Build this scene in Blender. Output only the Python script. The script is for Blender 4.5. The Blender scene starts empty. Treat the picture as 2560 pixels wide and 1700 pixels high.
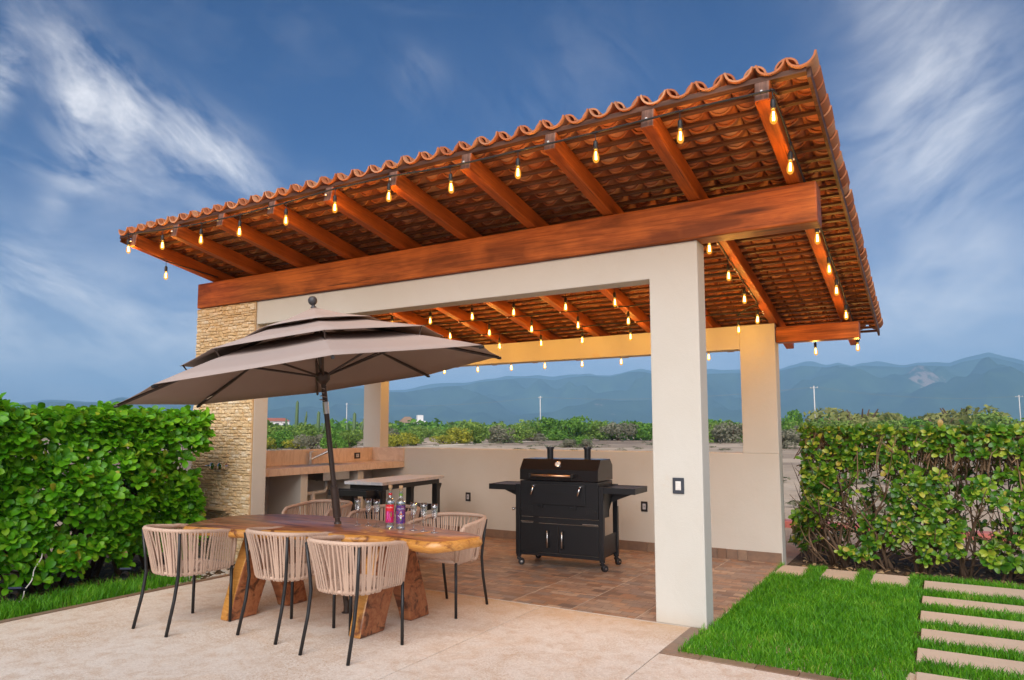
import bpy, math, random
import numpy as np
from mathutils import Vector, Matrix, noise
random.seed(11); rng = np.random.default_rng(11)
sc = bpy.context.scene
col = sc.collection
R = math.radians

# ------------------------------------------------------------------ camera
CAM = Vector((1.600677, -5.544513, 1.529541)); YAW, PITCH, ROLL = -0.5415, 0.0920, -0.0018
FW = Vector((math.sin(YAW)*math.cos(PITCH), math.cos(YAW)*math.cos(PITCH), math.sin(PITCH)))
_r = Vector((math.cos(YAW), -math.sin(YAW), 0)); _u = _r.cross(FW)
RT = _r*math.cos(ROLL) + _u*math.sin(ROLL); UP = -_r*math.sin(ROLL) + _u*math.cos(ROLL)
cd = bpy.data.cameras.new('camera'); cam = bpy.data.objects.new('camera', cd); col.objects.link(cam)
cd.sensor_width = 36; cd.lens = 1769.76/2560*36; cd.shift_y = (909.29-850)/2560
cd.clip_start = 0.05; cd.clip_end = 60000
cam.matrix_world = Matrix(((RT.x, UP.x, -FW.x, CAM.x), (RT.y, UP.y, -FW.y, CAM.y), (RT.z, UP.z, -FW.z, CAM.z), (0, 0, 0, 1)))
sc.camera = cam
def ray(px, py): return FW + RT*((px-1280)/1769.76) - UP*((py-909.29)/1769.76)   # a photo pixel as a direction
def at_dist(px, dist, z=0.0):                                                     # ground point on that bearing
    d = ray(px, 1072); d.z = 0; d.normalize(); return Vector((CAM.x+d.x*dist, CAM.y+d.y*dist, z))

# ------------------------------------------------------------------ light
SUN_EL, SUN_AZ = R(31), math.atan2(0.38, -1.0)           # direction towards the sun: behind the camera
SUN_DIR = Vector((math.sin(SUN_AZ)*math.cos(SUN_EL), math.cos(SUN_AZ)*math.cos(SUN_EL), math.sin(SUN_EL)))
SKY_STRENGTH, SUN_STRENGTH, EXPOSURE = 0.05, 3.6, 1.0
LAMP_W = 4.4
sl = bpy.data.lights.new('sun', 'SUN'); sl.energy = SUN_STRENGTH; sl.angle = R(70); sl.color = (1.0, .95, .89)
so = bpy.data.objects.new('sun', sl); col.objects.link(so)
so.rotation_euler = (-SUN_DIR).to_track_quat('-Z', 'Y').to_euler()
sc.view_settings.view_transform = 'Standard'; sc.view_settings.look = 'None'
sc.view_settings.exposure = EXPOSURE; sc.view_settings.gamma = 1; sc.view_settings.use_curve_mapping = False
sc.cycles.use_denoising = True
sc.cycles.max_bounces = 6; sc.cycles.diffuse_bounces = 3; sc.cycles.glossy_bounces = 3; sc.cycles.transparent_max_bounces = 24
sc.cycles.sample_clamp_indirect = 6; sc.cycles.caustics_reflective = False; sc.cycles.caustics_refractive = False

# ------------------------------------------------------------------ node helpers
class NT:
    def __init__(s, tree): s.t = tree
    def n(s, typ, ins=None, out=0, **props):
        nd = s.t.nodes.new(typ)
        for k, v in props.items(): setattr(nd, k, v)
        for k, v in (ins or {}).items():
            sk = nd.inputs[k]
            if isinstance(v, bpy.types.NodeSocket): s.t.links.new(v, sk)
            else: sk.default_value = v
        return nd.outputs[out] if out is not None else nd
    def math(s, op, a, b=0.0, c=0.0, clamp=False): return s.n('ShaderNodeMath', {0: a, 1: b, 2: c}, operation=op, use_clamp=clamp)
    def mix(s, f, a, b, mode='MIX'):
        nd = s.t.nodes.new('ShaderNodeMix'); nd.data_type = 'RGBA'; nd.blend_type = mode
        for k, v in ((0, f), (6, a), (7, b)):
            if isinstance(v, bpy.types.NodeSocket): s.t.links.new(v, nd.inputs[k])
            else: nd.inputs[k].default_value = v if k == 0 else (tuple(v)+(1,))[:4]
        return nd.outputs[2]
    def ramp(s, f, stops, interp='LINEAR'):
        nd = s.t.nodes.new('ShaderNodeValToRGB'); cr = nd.color_ramp; cr.interpolation = interp
        while len(cr.elements) < len(stops): cr.elements.new(0.5)
        for e, (p, c) in zip(cr.elements, stops):
            e.position = p; e.color = (c, c, c, 1) if isinstance(c, (int, float)) else (tuple(c)+(1,))[:4]
        s.t.links.new(f, nd.inputs[0]); return nd.outputs[0]
    def noise(s, vec, scale, detail=4, rough=.55, dist=0, out=0):
        return s.n('ShaderNodeTexNoise', {'Vector': vec, 'Scale': scale, 'Detail': detail, 'Roughness': rough, 'Distortion': dist}, out)
    def obj(s): return s.n('ShaderNodeTexCoord', out=3)
    def scale(s, vec, sx, sy, sz, loc=(0, 0, 0)): return s.n('ShaderNodeMapping', {'Vector': vec, 'Scale': (sx, sy, sz), 'Location': loc})
    def rand(s):   # one number per object and per loose piece
        a = s.n('ShaderNodeObjectInfo', out=5); b = s.n('ShaderNodeNewGeometry', out=8)
        return s.math('FRACT', s.math('ADD', a, b))
    def bump(s, h, strength=.3, dist=.01): return s.n('ShaderNodeBump', {'Height': h, 'Strength': strength, 'Distance': dist})
MATS = {}
def material(name, fn, **kw):
    m = bpy.data.materials.new(name); m.use_nodes = True; t = NT(m.node_tree); m.node_tree.nodes.clear()
    out = m.node_tree.nodes.new('ShaderNodeOutputMaterial')
    m.node_tree.links.new(fn(t, **kw), out.inputs[0]); MATS[name] = m; return m
def pbsdf(t, base, rough=.6, metal=0., spec=.5, normal=None, coat=0., trans=0., ior=None, sheen=0.):
    ins = {'Base Color': base if isinstance(base, bpy.types.NodeSocket) else (tuple(base)+(1,))[:4], 'Roughness': rough, 'Metallic': metal, 'Specular IOR Level': spec, 'Coat Weight': coat, 'Transmission Weight': trans}
    if normal is not None: ins['Normal'] = normal
    if ior: ins['IOR'] = ior
    if sheen: ins['Sheen Weight'] = sheen
    return t.n('ShaderNodeBsdfPrincipled', ins)

# ------------------------------------------------------------------ world
w = bpy.data.worlds.new('World'); sc.world = w; w.use_nodes = True
wt = NT(w.node_tree); w.node_tree.nodes.clear()
sky = wt.n('ShaderNodeTexSky', sky_type='NISHITA', sun_disc=False, sun_elevation=SUN_EL, sun_rotation=SUN_AZ, altitude=100, air_density=1.0, dust_density=.9, ozone_density=6.0)
def sky_colour():
    d = wt.n('ShaderNodeTexCoord', out=0)                  # direction of the sky
    c = Vector((math.sin(YAW), math.cos(YAW), .38)).normalized(); t1 = Vector((math.cos(YAW), -math.sin(YAW), 0)); t2 = t1.cross(c)*1
    dot = lambda v: wt.n('ShaderNodeVectorMath', {0: d, 1: tuple(v)}, out=1, operation='DOT_PRODUCT')
    dc = wt.math('MAXIMUM', dot(c), .05)
    U = wt.math('DIVIDE', dot(t1), dc); V = wt.math('DIVIDE', dot(t2), dc)
    uv = wt.n('ShaderNodeCombineXYZ', {0: U, 1: V, 2: 0.0})
    wv = wt.noise(uv, 2.2, 3, .5, out=1)
    wvec = wt.n('ShaderNodeVectorMath', {0: wv, 1: (.5, .5, .5)}, operation='SUBTRACT')
    uvw = wt.n('ShaderNodeVectorMath', {0: uv, 1: wt.n('ShaderNodeVectorMath', {0: wvec, 3: .16}, operation='SCALE')}, operation='ADD')
    def uv_of(px, py):
        q = ray(px, py).normalized(); return q.dot(t1)/q.dot(c), q.dot(t2)/q.dot(c)
    total = None
    # wispy cirrus bands: two ends of the band as directions, half width, weight; streak noise shared by bands of like heading
    heads = {}
    for (x0, y0, x1, y1, hw, wgt) in CLOUDS:
        a = uv_of(x0, y0); b = uv_of(x1, y1); L = math.hypot(b[0]-a[0], b[1]-a[1]); ang = math.atan2(b[1]-a[1], b[0]-a[0])
        p = wt.n('ShaderNodeVectorMath', {0: uvw, 1: ((a[0]+b[0])/2, (a[1]+b[1])/2, 0)}, operation='SUBTRACT')
        p = wt.n('ShaderNodeVectorRotate', {'Vector': p, 'Axis': (0, 0, 1), 'Angle': -ang})
        q = wt.n('ShaderNodeVectorMath', {0: p, 1: (2/L, 1/hw, 0)}, operation='MULTIPLY')
        e2 = wt.n('ShaderNodeVectorMath', {0: q, 1: q}, out=1, operation='DOT_PRODUCT')
        m = wt.math('MULTIPLY', wt.math('POWER', 2.718, wt.math('MULTIPLY', e2, -1.0)), wgt)
        key = 0 if ang < -.6 else (1 if ang < .05 else 2)
        heads[key] = m if key not in heads else wt.math('ADD', heads[key], m)
    for key, m in heads.items():
        rot = wt.n('ShaderNodeVectorRotate', {'Vector': uvw, 'Axis': (0, 0, 1), 'Angle': (.85, .25, -.6)[key]})
        nz = wt.noise(wt.n('ShaderNodeVectorMath', {0: rot, 1: (1., 2.6, 1.)}, operation='MULTIPLY'), 4.8, 9, .64, .35)
        nz = wt.n('ShaderNodeMapRange', {'Value': nz, 'From Min': (.40, .40, .25)[key], 'From Max': (.70, .70, .85)[key]})
        q = wt.math('MULTIPLY', wt.math('MINIMUM', m, .95), nz)
        total = q if total is None else wt.math('ADD', total, q)
    # thin veil over the rest of the sky
    veil = wt.n('ShaderNodeMapRange', {'Value': wt.noise(wt.n('ShaderNodeMapping', {'Vector': d, 'Scale': (1.2, 1.2, 4.0)}), 2.2, 4, .6, .4), 'From Min': .55, 'From Max': .9, 'To Max': .12})
    total = wt.math('MAXIMUM', wt.math('MINIMUM', total, .88), veil)
    el = wt.n('ShaderNodeSeparateXYZ', {0: d}, None).outputs[2]          # air whitens evenly towards the horizon
    hz = wt.math('MULTIPLY', wt.math('POWER', wt.math('SUBTRACT', 1.0, wt.math('MULTIPLY', wt.math('MAXIMUM', el, 0.0), 2.6), clamp=True), 2.0), .62)
    return wt.math('SUBTRACT', wt.math('ADD', total, hz), wt.math('MULTIPLY', total, hz))
# (photo pixels only name directions in the sky)
CLOUDS = [(90, 20, 330, 330, .055, .95), (230, 230, 400, 370, .06, .9), (130, 290, 290, 340, .055, .8), (-40, 160, 40, 200, .07, .9),
          (420, 280, 640, 480, .045, 1.0), (300, 390, 620, 500, .075, .55), (0, 370, 300, 470, .02, .4), (80, 450, 150, 520, .05, .35),
          (-60, 700, 150, 760, .06, .9), (20, 790, 480, 900, .05, .8), (300, 840, 500, 900, .03, .5), (440, 830, 500, 870, .02, .5),
          (2060, 80, 2500, -60, .28, .5), (2180, 340, 2640, 60, .10, .5), (2250, 700, 2680, 560, .16, .62), (2120, 560, 2420, 240, .08, .45),
          (-300, 880, 760, 960, .11, 1.1), (-300, 800, 560, 900, .16, .35), (1900, 800, 2700, 830, .10, .6), (700, 940, 1900, 930, .09, .8), (1330, 60, 1500, 330, .12, .12), (1010, 110, 1060, 240, .03, .2)]
cl = sky_colour()
sky = wt.mix(1.0, wt.n('ShaderNodeHueSaturation', {'Saturation': 1.45, 'Value': .60, 'Color': sky}), (1.0, .80, 1.10), 'MULTIPLY')
bg1 = wt.n('ShaderNodeBackground', {'Color': sky, 'Strength': SKY_STRENGTH})
bg2 = wt.n('ShaderNodeBackground', {'Color': (.87, .85, .85, 1), 'Strength': .68})
wo = w.node_tree.nodes.new('ShaderNodeOutputWorld')
w.node_tree.links.new(wt.n('ShaderNodeMixShader', {0: cl, 1: bg1, 2: bg2}), wo.inputs[0])
w.cycles.sampling_method = 'MANUAL'; w.cycles.sample_map_resolution = 256

# ------------------------------------------------------------------ mesh helpers
class MB:
    def __init__(s): s.v = []; s.f = []; s.m = []
    def add(s, vs, fs, mi=0):
        b = len(s.v); s.v += [tuple(v) for v in vs]
        for f in fs: s.f.append(tuple(b+i for i in f)); s.m.append(mi)
        return s
    def box(s, x0, x1, y0, y1, z0, z1, mi=0, M=None):
        vs = [Vector((x, y, z)) for z in (z0, z1) for y in (y0, y1) for x in (x0, x1)]
        if M is not None: vs = [M @ v for v in vs]
        return s.add(vs, [(0, 2, 3, 1), (4, 5, 7, 6), (0, 1, 5, 4), (2, 6, 7, 3), (0, 4, 6, 2), (1, 3, 7, 5)], mi)
    def prism(s, poly, h0, h1, axis='z', mi=0, side=None, M=None):
        n = len(poly); mk = {'z': lambda a, b, h: (a, b, h), 'x': lambda a, b, h: (h, a, b), 'y': lambda a, b, h: (a, h, b)}[axis]
        vs = [Vector(mk(a, b, h)) for h in (h0, h1) for a, b in poly]
        if M is not None: vs = [M @ v for v in vs]
        s.add(vs, [tuple(range(n))[::-1], tuple(range(n, 2*n))], mi)
        b = len(s.v)-2*n
        for i in range(n):
            j = (i+1) % n; s.f.append((b+i, b+j, b+n+j, b+n+i)); s.m.append(mi if side is None else (side[i] if isinstance(side, (list, tuple)) else side))
        return s
    def tube(s, pts, r, n=8, mi=0, caps=True, flat=1.0, up=None):
        pts = [Vector(p) for p in pts]; m = len(pts)
        rs = r if isinstance(r, (list, tuple)) else [r]*m
        t0 = (pts[1]-pts[0]).normalized(); a = Vector(up) if up is not None else (Vector((0, 0, 1)) if abs(t0.z) < .9 else Vector((1, 0, 0)))
        vs = []
        for i, p in enumerate(pts):
            t = (pts[min(i+1, m-1)]-pts[max(i-1, 0)]).normalized()
            x = t.cross(a)
            if x.length < 1e-6: x = t.orthogonal()
            x.normalize(); y = x.cross(t); a = y
            for k in range(n):
                an = 2*math.pi*k/n; vs.append(p + x*(rs[i]*math.cos(an)) + y*(rs[i]*flat*math.sin(an)))
        fs = [(i*n+k, i*n+(k+1) % n, (i+1)*n+(k+1) % n, (i+1)*n+k) for i in range(m-1) for k in range(n)]
        if caps: fs += [tuple(range(n))[::-1], tuple(range((m-1)*n, m*n))]
        return s.add(vs, fs, mi)
    def lathe(s, prof, n=20, M=None, mi=0):
        vs = [Vector((r*math.cos(2*math.pi*k/n), r*math.sin(2*math.pi*k/n), z)) for r, z in prof for k in range(n)]
        if M is not None: vs = [M @ v for v in vs]
        m = len(prof)
        return s.add(vs, [(i*n+k, i*n+(k+1) % n, (i+1)*n+(k+1) % n, (i+1)*n+k) for i in range(m-1) for k in range(n)], mi)
    def mesh(s, name, mats, smooth=False):
        me = bpy.data.meshes.new(name); me.from_pydata(s.v, [], s.f)
        for m in (mats if isinstance(mats, (list, tuple)) else [mats]): me.materials.append(MATS[m] if isinstance(m, str) else m)
        if any(s.m): me.polygons.foreach_set('material_index', s.m)
        if smooth: me.polygons.foreach_set('use_smooth', [True]*len(me.polygons))
        me.update(); return me
    def build(s, name, mats, parent=None, smooth=False, bevel=0, angle=None):
        me = s.mesh(name, mats, smooth); o = put(name, me, parent)
        if angle: me.set_sharp_from_angle(angle=R(angle))
        if bevel:
            b = o.modifiers.new('bevel', 'BEVEL'); b.width = bevel; b.segments = 2; b.limit_method = 'ANGLE'; b.angle_limit = R(40)
        return o
def put(name, me, parent=None, M=None):
    o = bpy.data.objects.new(name, me); col.objects.link(o); o.parent = parent
    if M is not None: o.matrix_local = M
    return o
def tag(o, label=None, cat=None, group=None, kind=None):
    for k, v in (('label', label), ('category', cat), ('group', group), ('kind', kind)):
        if v: o[k] = v
    return o
def thing(name, label, cat, loc=(0, 0, 0), rz=0, group=None):
    o = bpy.data.objects.new(name, None); o.empty_display_size = .1; col.objects.link(o)
    o.location = loc; o.rotation_euler = (0, 0, rz); return tag(o, label, cat, group)
def copy_tree(o, parent=None):
    c = o.copy(); col.objects.link(c); c.parent = parent
    for ch in list(o.children): copy_tree(ch, c)
    return c
def np_mesh(name, V, F, mat, smooth=False):
    me = bpy.data.meshes.new(name); V = np.asarray(V, np.float32); F = np.asarray(F, np.int32); k = F.shape[1]
    me.vertices.add(len(V)); me.vertices.foreach_set('co', V.ravel())
    me.loops.add(F.size); me.loops.foreach_set('vertex_index', F.ravel())
    me.polygons.add(len(F)); me.polygons.foreach_set('loop_start', np.arange(0, F.size, k, dtype=np.int32)); me.polygons.foreach_set('loop_total', np.full(len(F), k, np.int32))
    if smooth: me.polygons.foreach_set('use_smooth', np.ones(len(F), bool))
    me.materials.append(MATS[mat]); me.update(); me.validate(); return me
def TR(x=0, y=0, z=0): return Matrix.Translation((x, y, z))
def RX(a): return Matrix.Rotation(a, 4, 'X')
def RY(a): return Matrix.Rotation(a, 4, 'Y')
def RZ(a): return Matrix.Rotation(a, 4, 'Z')

# ------------------------------------------------------------------ materials
def m_plaster(t, c, c2):
    p = t.obj(); n1 = t.noise(p, 1.1, 6, .6); n2 = t.noise(p, 9, 8, .65); n3 = t.noise(p, 140, 3)
    b = t.mix(t.ramp(n1, [(.35, 0.), (.7, 1.)]), c, c2)
    st = t.ramp(t.math('MULTIPLY', n2, t.noise(p, 1.9, 3)), [(.36, 0.), (.46, 1.)])
    b = t.mix(t.math('MULTIPLY', st, .35), b, (.55, .42, .28))
    tz = t.n('ShaderNodeSeparateXYZ', {0: p}, None).outputs[2]
    sp_ = t.n('ShaderNodeMapRange', {'Value': t.math('ADD', tz, t.math('MULTIPLY', n2, .16)), 'From Min': .20, 'From Max': .05})
    b = t.mix(t.math('MULTIPLY', sp_, .35), b, (.46, .34, .22))
    tr = t.noise(t.scale(p, 1, 1, .5), 5, 5, .6, 1.5)
    return pbsdf(t, b, .82, spec=.25, normal=t.bump(t.math('ADD', t.math('MULTIPLY', n3, .6), t.math('ADD', n2, t.math('MULTIPLY', tr, 1.4))), .22, .012))
material('plaster', m_plaster, c=(.575, .56, .505), c2=(.545, .52, .455))
def m_wood(t, dark, light, sc_=1., rough=.5, axis='x', coat=0., knots=True, contrast=1.):
    p = t.obj(); s_ = {'x': (1, 9, 9), 'y': (9, 1, 9), 'z': (9, 9, 1)}[axis]
    q = t.scale(p, *(k*sc_ for k in s_)); n0 = t.noise(t.scale(p, *(k*sc_*.35 for k in s_)), 1.6, 5, .6, 1.2)
    n1 = t.noise(q, 3.2, 8, .65, .8); pat = t.noise(p, 2.3*sc_, 3, .5)
    b = t.mix(t.ramp(n1, [(.3, 0.), (.72, 1.)]), dark, light)
    b = t.mix(t.ramp(n0, [(.44, 0.), (.60, .75*contrast)]), b, tuple(k*.42 for k in dark))
    b = t.mix(t.ramp(pat, [(.5, 0.), (.75, .5)]), b, tuple(min(1, k*1.35) for k in light))
    fg = t.noise(t.scale(p, *((k*sc_*7 if k > 1 else sc_*1.6) for k in s_)), 1.0, 5, .6, .3)
    b = t.mix(t.ramp(fg, [(.34, .55), (.50, 0.)]), b, tuple(k*.5 for k in dark)); b = t.mix(t.ramp(fg, [(.60, 0.), (.74, .35)]), b, tuple(min(1, k*1.5) for k in light))
    ck = t.noise(t.scale(p, *((k*sc_*3.2 if k > 1 else sc_*.7) for k in s_), loc=(3, 5, 7)), 1.0, 3, .5, .2)
    b = t.mix(t.ramp(ck, [(.285, .8), (.30, 0.)]), b, tuple(k*.15 for k in dark))
    if knots:
        v = t.n('ShaderNodeTexVoronoi', {'Vector': t.scale(p, *(k*sc_*.28 for k in s_)), 'Scale': 1.6})
        b = t.mix(t.ramp(v, [(.05, .9), (.13, 0.)]), b, tuple(k*.22 for k in dark))
    return pbsdf(t, b, rough, spec=.22, coat=coat, normal=t.bump(n1, .18, .01))
material('beam_wood', m_wood, dark=(.29, .064, .012), light=(.53, .142, .027), axis='x', rough=.45)
material('rafter_wood', m_wood, dark=(.23, .05, .008), light=(.42, .105, .018), axis='y', rough=.5)
material('end_grain', m_wood, dark=(.16, .07, .045), light=(.30, .16, .11), axis='z', sc_=2.5, knots=False)
material('batten_wood', m_wood, dark=(.075, .03, .016), light=(.15, .066, .036), axis='x', knots=False)
def m_terracotta(t):
    p = t.obj(); r = t.rand(); n = t.noise(p, 14, 6, .6); n2 = t.noise(p, 60, 3)
    b = t.ramp(r, [(0, (.36, .105, .04)), (.25, (.52, .18, .07)), (.5, (.44, .135, .05)), (.72, (.57, .24, .11)), (.88, (.62, .32, .17)), (1, (.32, .10, .042))])
    b = t.mix(t.ramp(n, [(.4, 0.), (.75, .5)]), b, (.30, .115, .055))
    return pbsdf(t, b, .78, spec=.3, normal=t.bump(t.math('ADD', n, t.math('MULTIPLY', n2, .4)), .25, .006))
material('terracotta', m_terracotta)
def m_stone(t):
    p = t.obj(); g = t.n('ShaderNodeNewGeometry', out=0); r = t.rand(); n = t.noise(g, 38, 6, .65); n2 = t.noise(g, 9, 3)
    b = t.ramp(r, [(0, (.66, .45, .22)), (.2, (.76, .58, .35)), (.4, (.72, .52, .28)), (.6, (.80, .66, .45)), (.78, (.64, .43, .20)), (.9, (.82, .71, .53)), (1, (.74, .55, .31))])
    b = t.mix(t.ramp(n, [(.42, 0.), (.72, .5)]), b, (.56, .37, .18)); b = t.mix(t.ramp(n2, [(.5, 0.), (.7, .3)]), b, (.80, .70, .54))
    return pbsdf(t, b, .85, spec=.2, normal=t.bump(t.math('ADD', n, t.noise(g, 90, 4)), .8, .014))
material('split_stone', m_stone)
material('mortar', m_plaster, c=(.60, .44, .25), c2=(.52, .37, .20))
def m_floor(t):
    p = t.obj(); off = t.n('ShaderNodeCombineXYZ', {0: t.math('MULTIPLY', t.n('ShaderNodeObjectInfo', out=5), 37.), 1: t.math('MULTIPLY', t.n('ShaderNodeObjectInfo', out=5), 91.), 2: 0.})
    g = t.n('ShaderNodeVectorMath', {0: p, 1: off}, operation='ADD')
    wob = t.n('ShaderNodeVectorMath', {0: g, 1: t.n('ShaderNodeVectorMath', {0: t.noise(g, 7, 2, out=1), 3: .045}, operation='SCALE')}, operation='ADD')
    br = t.n('ShaderNodeTexBrick', {'Vector': wob, 'Color1': (0, 0, 0, 1), 'Color2': (1, 1, 1, 1), 'Mortar': (.5, .5, .5, 1), 'Scale': 1.0, 'Mortar Size': .0035, 'Mortar Smooth': .3, 'Brick Width': .150, 'Row Height': .096, 'Bias': 0.}, None, offset=.42)
    c = t.ramp(br.outputs[0], [(0, (.15, .10, .08)), (.2, (.36, .19, .105)), (.4, (.24, .19, .165)), (.58, (.44, .255, .15)), (.78, (.28, .20, .155)), (1, (.47, .33, .235))])
    n = t.noise(g, 16, 6, .6); c = t.mix(t.ramp(n, [(.4, 0.), (.75, .5)]), c, (.20, .155, .135))
    c = t.mix(t.math('MULTIPLY', br.outputs[1], .75), c, (.085, .06, .045))
    return pbsdf(t, c, t.math('ADD', .30, t.math('MULTIPLY', n, .25)), spec=.45, normal=t.bump(t.math('SUBTRACT', n, br.outputs[1]), .12, .004))
material('floor_tile', m_floor)
def m_skirt(t):
    p = t.obj(); r = t.rand(); n = t.noise(t.n('ShaderNodeNewGeometry', out=0), 12, 6, .6)
    c = t.ramp(r, [(0, (.16, .095, .06)), (.35, (.26, .155, .095)), (.7, (.20, .14, .10)), (1, (.30, .20, .13))])
    return pbsdf(t, t.mix(t.ramp(n, [(.4, 0.), (.75, .6)]), c, (.12, .085, .07)), .45, normal=t.bump(n, .15, .004))
material('skirting', m_skirt)
material('grout', m_plaster, c=(.40, .34, .28), c2=(.34, .28, .23))
def m_patio(t):
    p = t.obj(); n1 = t.noise(p, .8, 6, .6); n2 = t.noise(p, 7, 8, .7, .5); n3 = t.noise(p, 75, 5, .7); n4 = t.noise(p, 2.2, 8, .72, 1.0)
    b = t.mix(t.ramp(n1, [(.35, 0.), (.68, 1.)]), (.61, .525, .45), (.69, .62, .55))
    b = t.mix(t.ramp(n4, [(.52, 0.), (.70, .6)]), b, (.60, .42, .28)); b = t.mix(t.ramp(t.noise(p, 48, 6, .75), [(.46, 0.), (.60, .55)]), b, (.80, .72, .63)); b = t.mix(t.math('MULTIPLY', t.ramp(t.noise(p, 62, 5, .75, .4), [(.52, 0.), (.58, .8)]), t.ramp(t.noise(p, 1.3, 3), [(.45, 0.), (.6, 1.)])), b, (.46, .30, .18))
    b = t.mix(t.ramp(t.math('MULTIPLY', n2, n3), [(.24, 0.), (.34, .75)]), b, (.50, .35, .24))
    b = t.mix(t.ramp(n3, [(.34, .75), (.44, 0.)]), b, (.36, .26, .18))
    sp = t.n('ShaderNodeSeparateXYZ', {0: p}, None)               # rusty silt washed off the pavilion floor
    edge = t.n('ShaderNodeMapRange', {'Value': t.math('ADD', sp.outputs[1], t.math('MULTIPLY', n2, -.35)), 'From Min': -.75, 'From Max': -.02})
    b = t.mix(t.math('MULTIPLY', t.math('MULTIPLY', edge, t.ramp(n4, [(.32, .35), (.55, 1.)])), .85), b, (.47, .27, .11))
    return pbsdf(t, b, .82, spec=.25, normal=t.bump(t.math('ADD', n3, n2), .28, .006))
material('patio_concrete', m_patio)
material('paver_stone', m_plaster, c=(.52, .43, .34), c2=(.60, .50, .41))
def m_soil(t):
    p = t.obj(); n = t.noise(p, 30, 6, .7); n2 = t.noise(p, 5, 4)
    return pbsdf(t, t.mix(t.ramp(n, [(.35, 0.), (.7, 1.)]), (.045, .03, .018), t.mix(n2, (.16, .10, .055), (.24, .17, .10))), .95, spec=.1, normal=t.bump(n, .8, .03))
material('soil', m_soil)
def m_lawnsoil(t):
    p = t.obj(); n = t.noise(p, 40, 5, .7); return pbsdf(t, t.mix(n, (.03, .05, .012), (.07, .075, .025)), .95, spec=.1, normal=t.bump(n, .8, .02))
material('lawn_soil', m_lawnsoil)
def m_ground(t):
    p = t.obj(); n1 = t.noise(p, .035, 6, .62); n2 = t.noise(p, .35, 8, .7); n3 = t.noise(p, 4, 5, .7); nf = t.noise(p, .004, 5, .6)
    b = t.mix(t.ramp(n2, [(.4, 0.), (.62, 1.)]), (.50, .38, .27), (.62, .50, .375))
    b = t.mix(t.ramp(t.math('ADD', n1, t.math('MULTIPLY', n2, .35)), [(.60, 0.), (.72, .85)]), b, (.21, .155, .115))
    b = t.mix(t.ramp(n3, [(.5, 0.), (.8, .45)]), b, (.24, .18, .13))
    d = t.n('ShaderNodeVectorMath', {0: p, 1: (1.6, -5.5, 0)}, out=1, operation='DISTANCE')
    b = t.mix(t.n('ShaderNodeMapRange', {'Value': d, 'From Min': 130., 'From Max': 420.}), b, t.mix(t.ramp(nf, [(.4, 0.), (.6, 1.)]), (.055, .085, .03), (.10, .11, .05)))
    return pbsdf(t, b, .95, spec=.1, normal=t.bump(n3, .6, .08))
material('sand_ground', m_ground)
def m_sand(t):
    p = t.obj(); n = t.noise(p, 1.2, 6, .6); return pbsdf(t, t.mix(n, (.62, .50, .36), (.72, .62, .48)), .95, spec=.1)
material('pale_sand', m_sand)
def m_leaf(t, stops, tl=.35, rough=.42, trans=.28, vein=True):
    r = t.rand(); c = t.ramp(r, stops); n = t.noise(t.n('ShaderNodeNewGeometry', out=0), 26, 3)
    c = t.mix(t.math('MULTIPLY', n, .4), c, t.mix(.5, c, (.012, .045, .006)))
    a = pbsdf(t, c, rough, spec=.45); b = t.n('ShaderNodeBsdfTranslucent', {'Color': t.mix(.35, c, (.22, .42, .03))})
    return t.n('ShaderNodeMixShader', {0: trans, 1: a, 2: b})
material('leaf_lush', m_leaf, stops=[(0, (.05, .24, .006)), (.3, (.10, .37, .008)), (.6, (.15, .47, .012)), (.88, (.23, .58, .022)), (.975, (.33, .60, .03)), (.995, (.52, .50, .04)), (1, (.35, .20, .06))], trans=.40)
material('leaf_olive', m_leaf, stops=[(0, (.025, .10, .010)), (.28, (.06, .19, .012)), (.55, (.13, .29, .018)), (.80, (.25, .40, .03)), (.94, (.42, .48, .055)), (.988, (.55, .46, .08)), (1, (.36, .18, .06))], rough=.3)
material('scrub_a', m_leaf, stops=[(0, (.10, .18, .03)), (.5, (.20, .32, .05)), (1, (.32, .44, .08))], rough=.8)
material('scrub_b', m_leaf, stops=[(0, (.06, .16, .02)), (.5, (.13, .30, .03)), (1, (.23, .42, .05))], rough=.8)
material('scrub_c', m_leaf, stops=[(0, (.22, .24, .03)), (.5, (.38, .38, .035)), (1, (.55, .48, .04))], rough=.8)
material('scrub_d', m_leaf, stops=[(0, (.16, .145, .10)), (.5, (.25, .23, .16)), (1, (.34, .31, .22))], rough=.9)
material('scrub_e', m_leaf, stops=[(0, (.18, .20, .05)), (.5, (.30, .31, .085)), (1, (.40, .38, .13))], rough=.85)
def m_grass(t):
    r = t.math('ADD', t.math('MULTIPLY', t.rand(), .75), t.math('MULTIPLY', t.math('SUBTRACT', t.noise(t.obj(), 3.2, 3), .4), .9), clamp=True); c = t.ramp(r, [(0, (.035, .165, .005)), (.4, (.08, .29, .008)), (.75, (.15, .42, .014)), (.92, (.24, .46, .03)), (1, (.46, .42, .12))])
    a = pbsdf(t, c, .5, spec=.35); b = t.n('ShaderNodeBsdfTranslucent', {'Color': c}); return t.n('ShaderNodeMixShader', {0: .3, 1: a, 2: b})
material('grass', m_grass)
def m_bark(t, c1=(.075, .045, .028), c2=(.17, .115, .075)):
    p = t.obj(); n = t.noise(t.scale(p, 30, 30, 8), 1.5, 6, .65); return pbsdf(t, t.mix(n, c1, c2), .9, spec=.15, normal=t.bump(n, .6, .01))
material('bark', m_bark)
material('dry_twig', m_bark, c1=(.14, .085, .05), c2=(.30, .20, .12))
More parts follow.
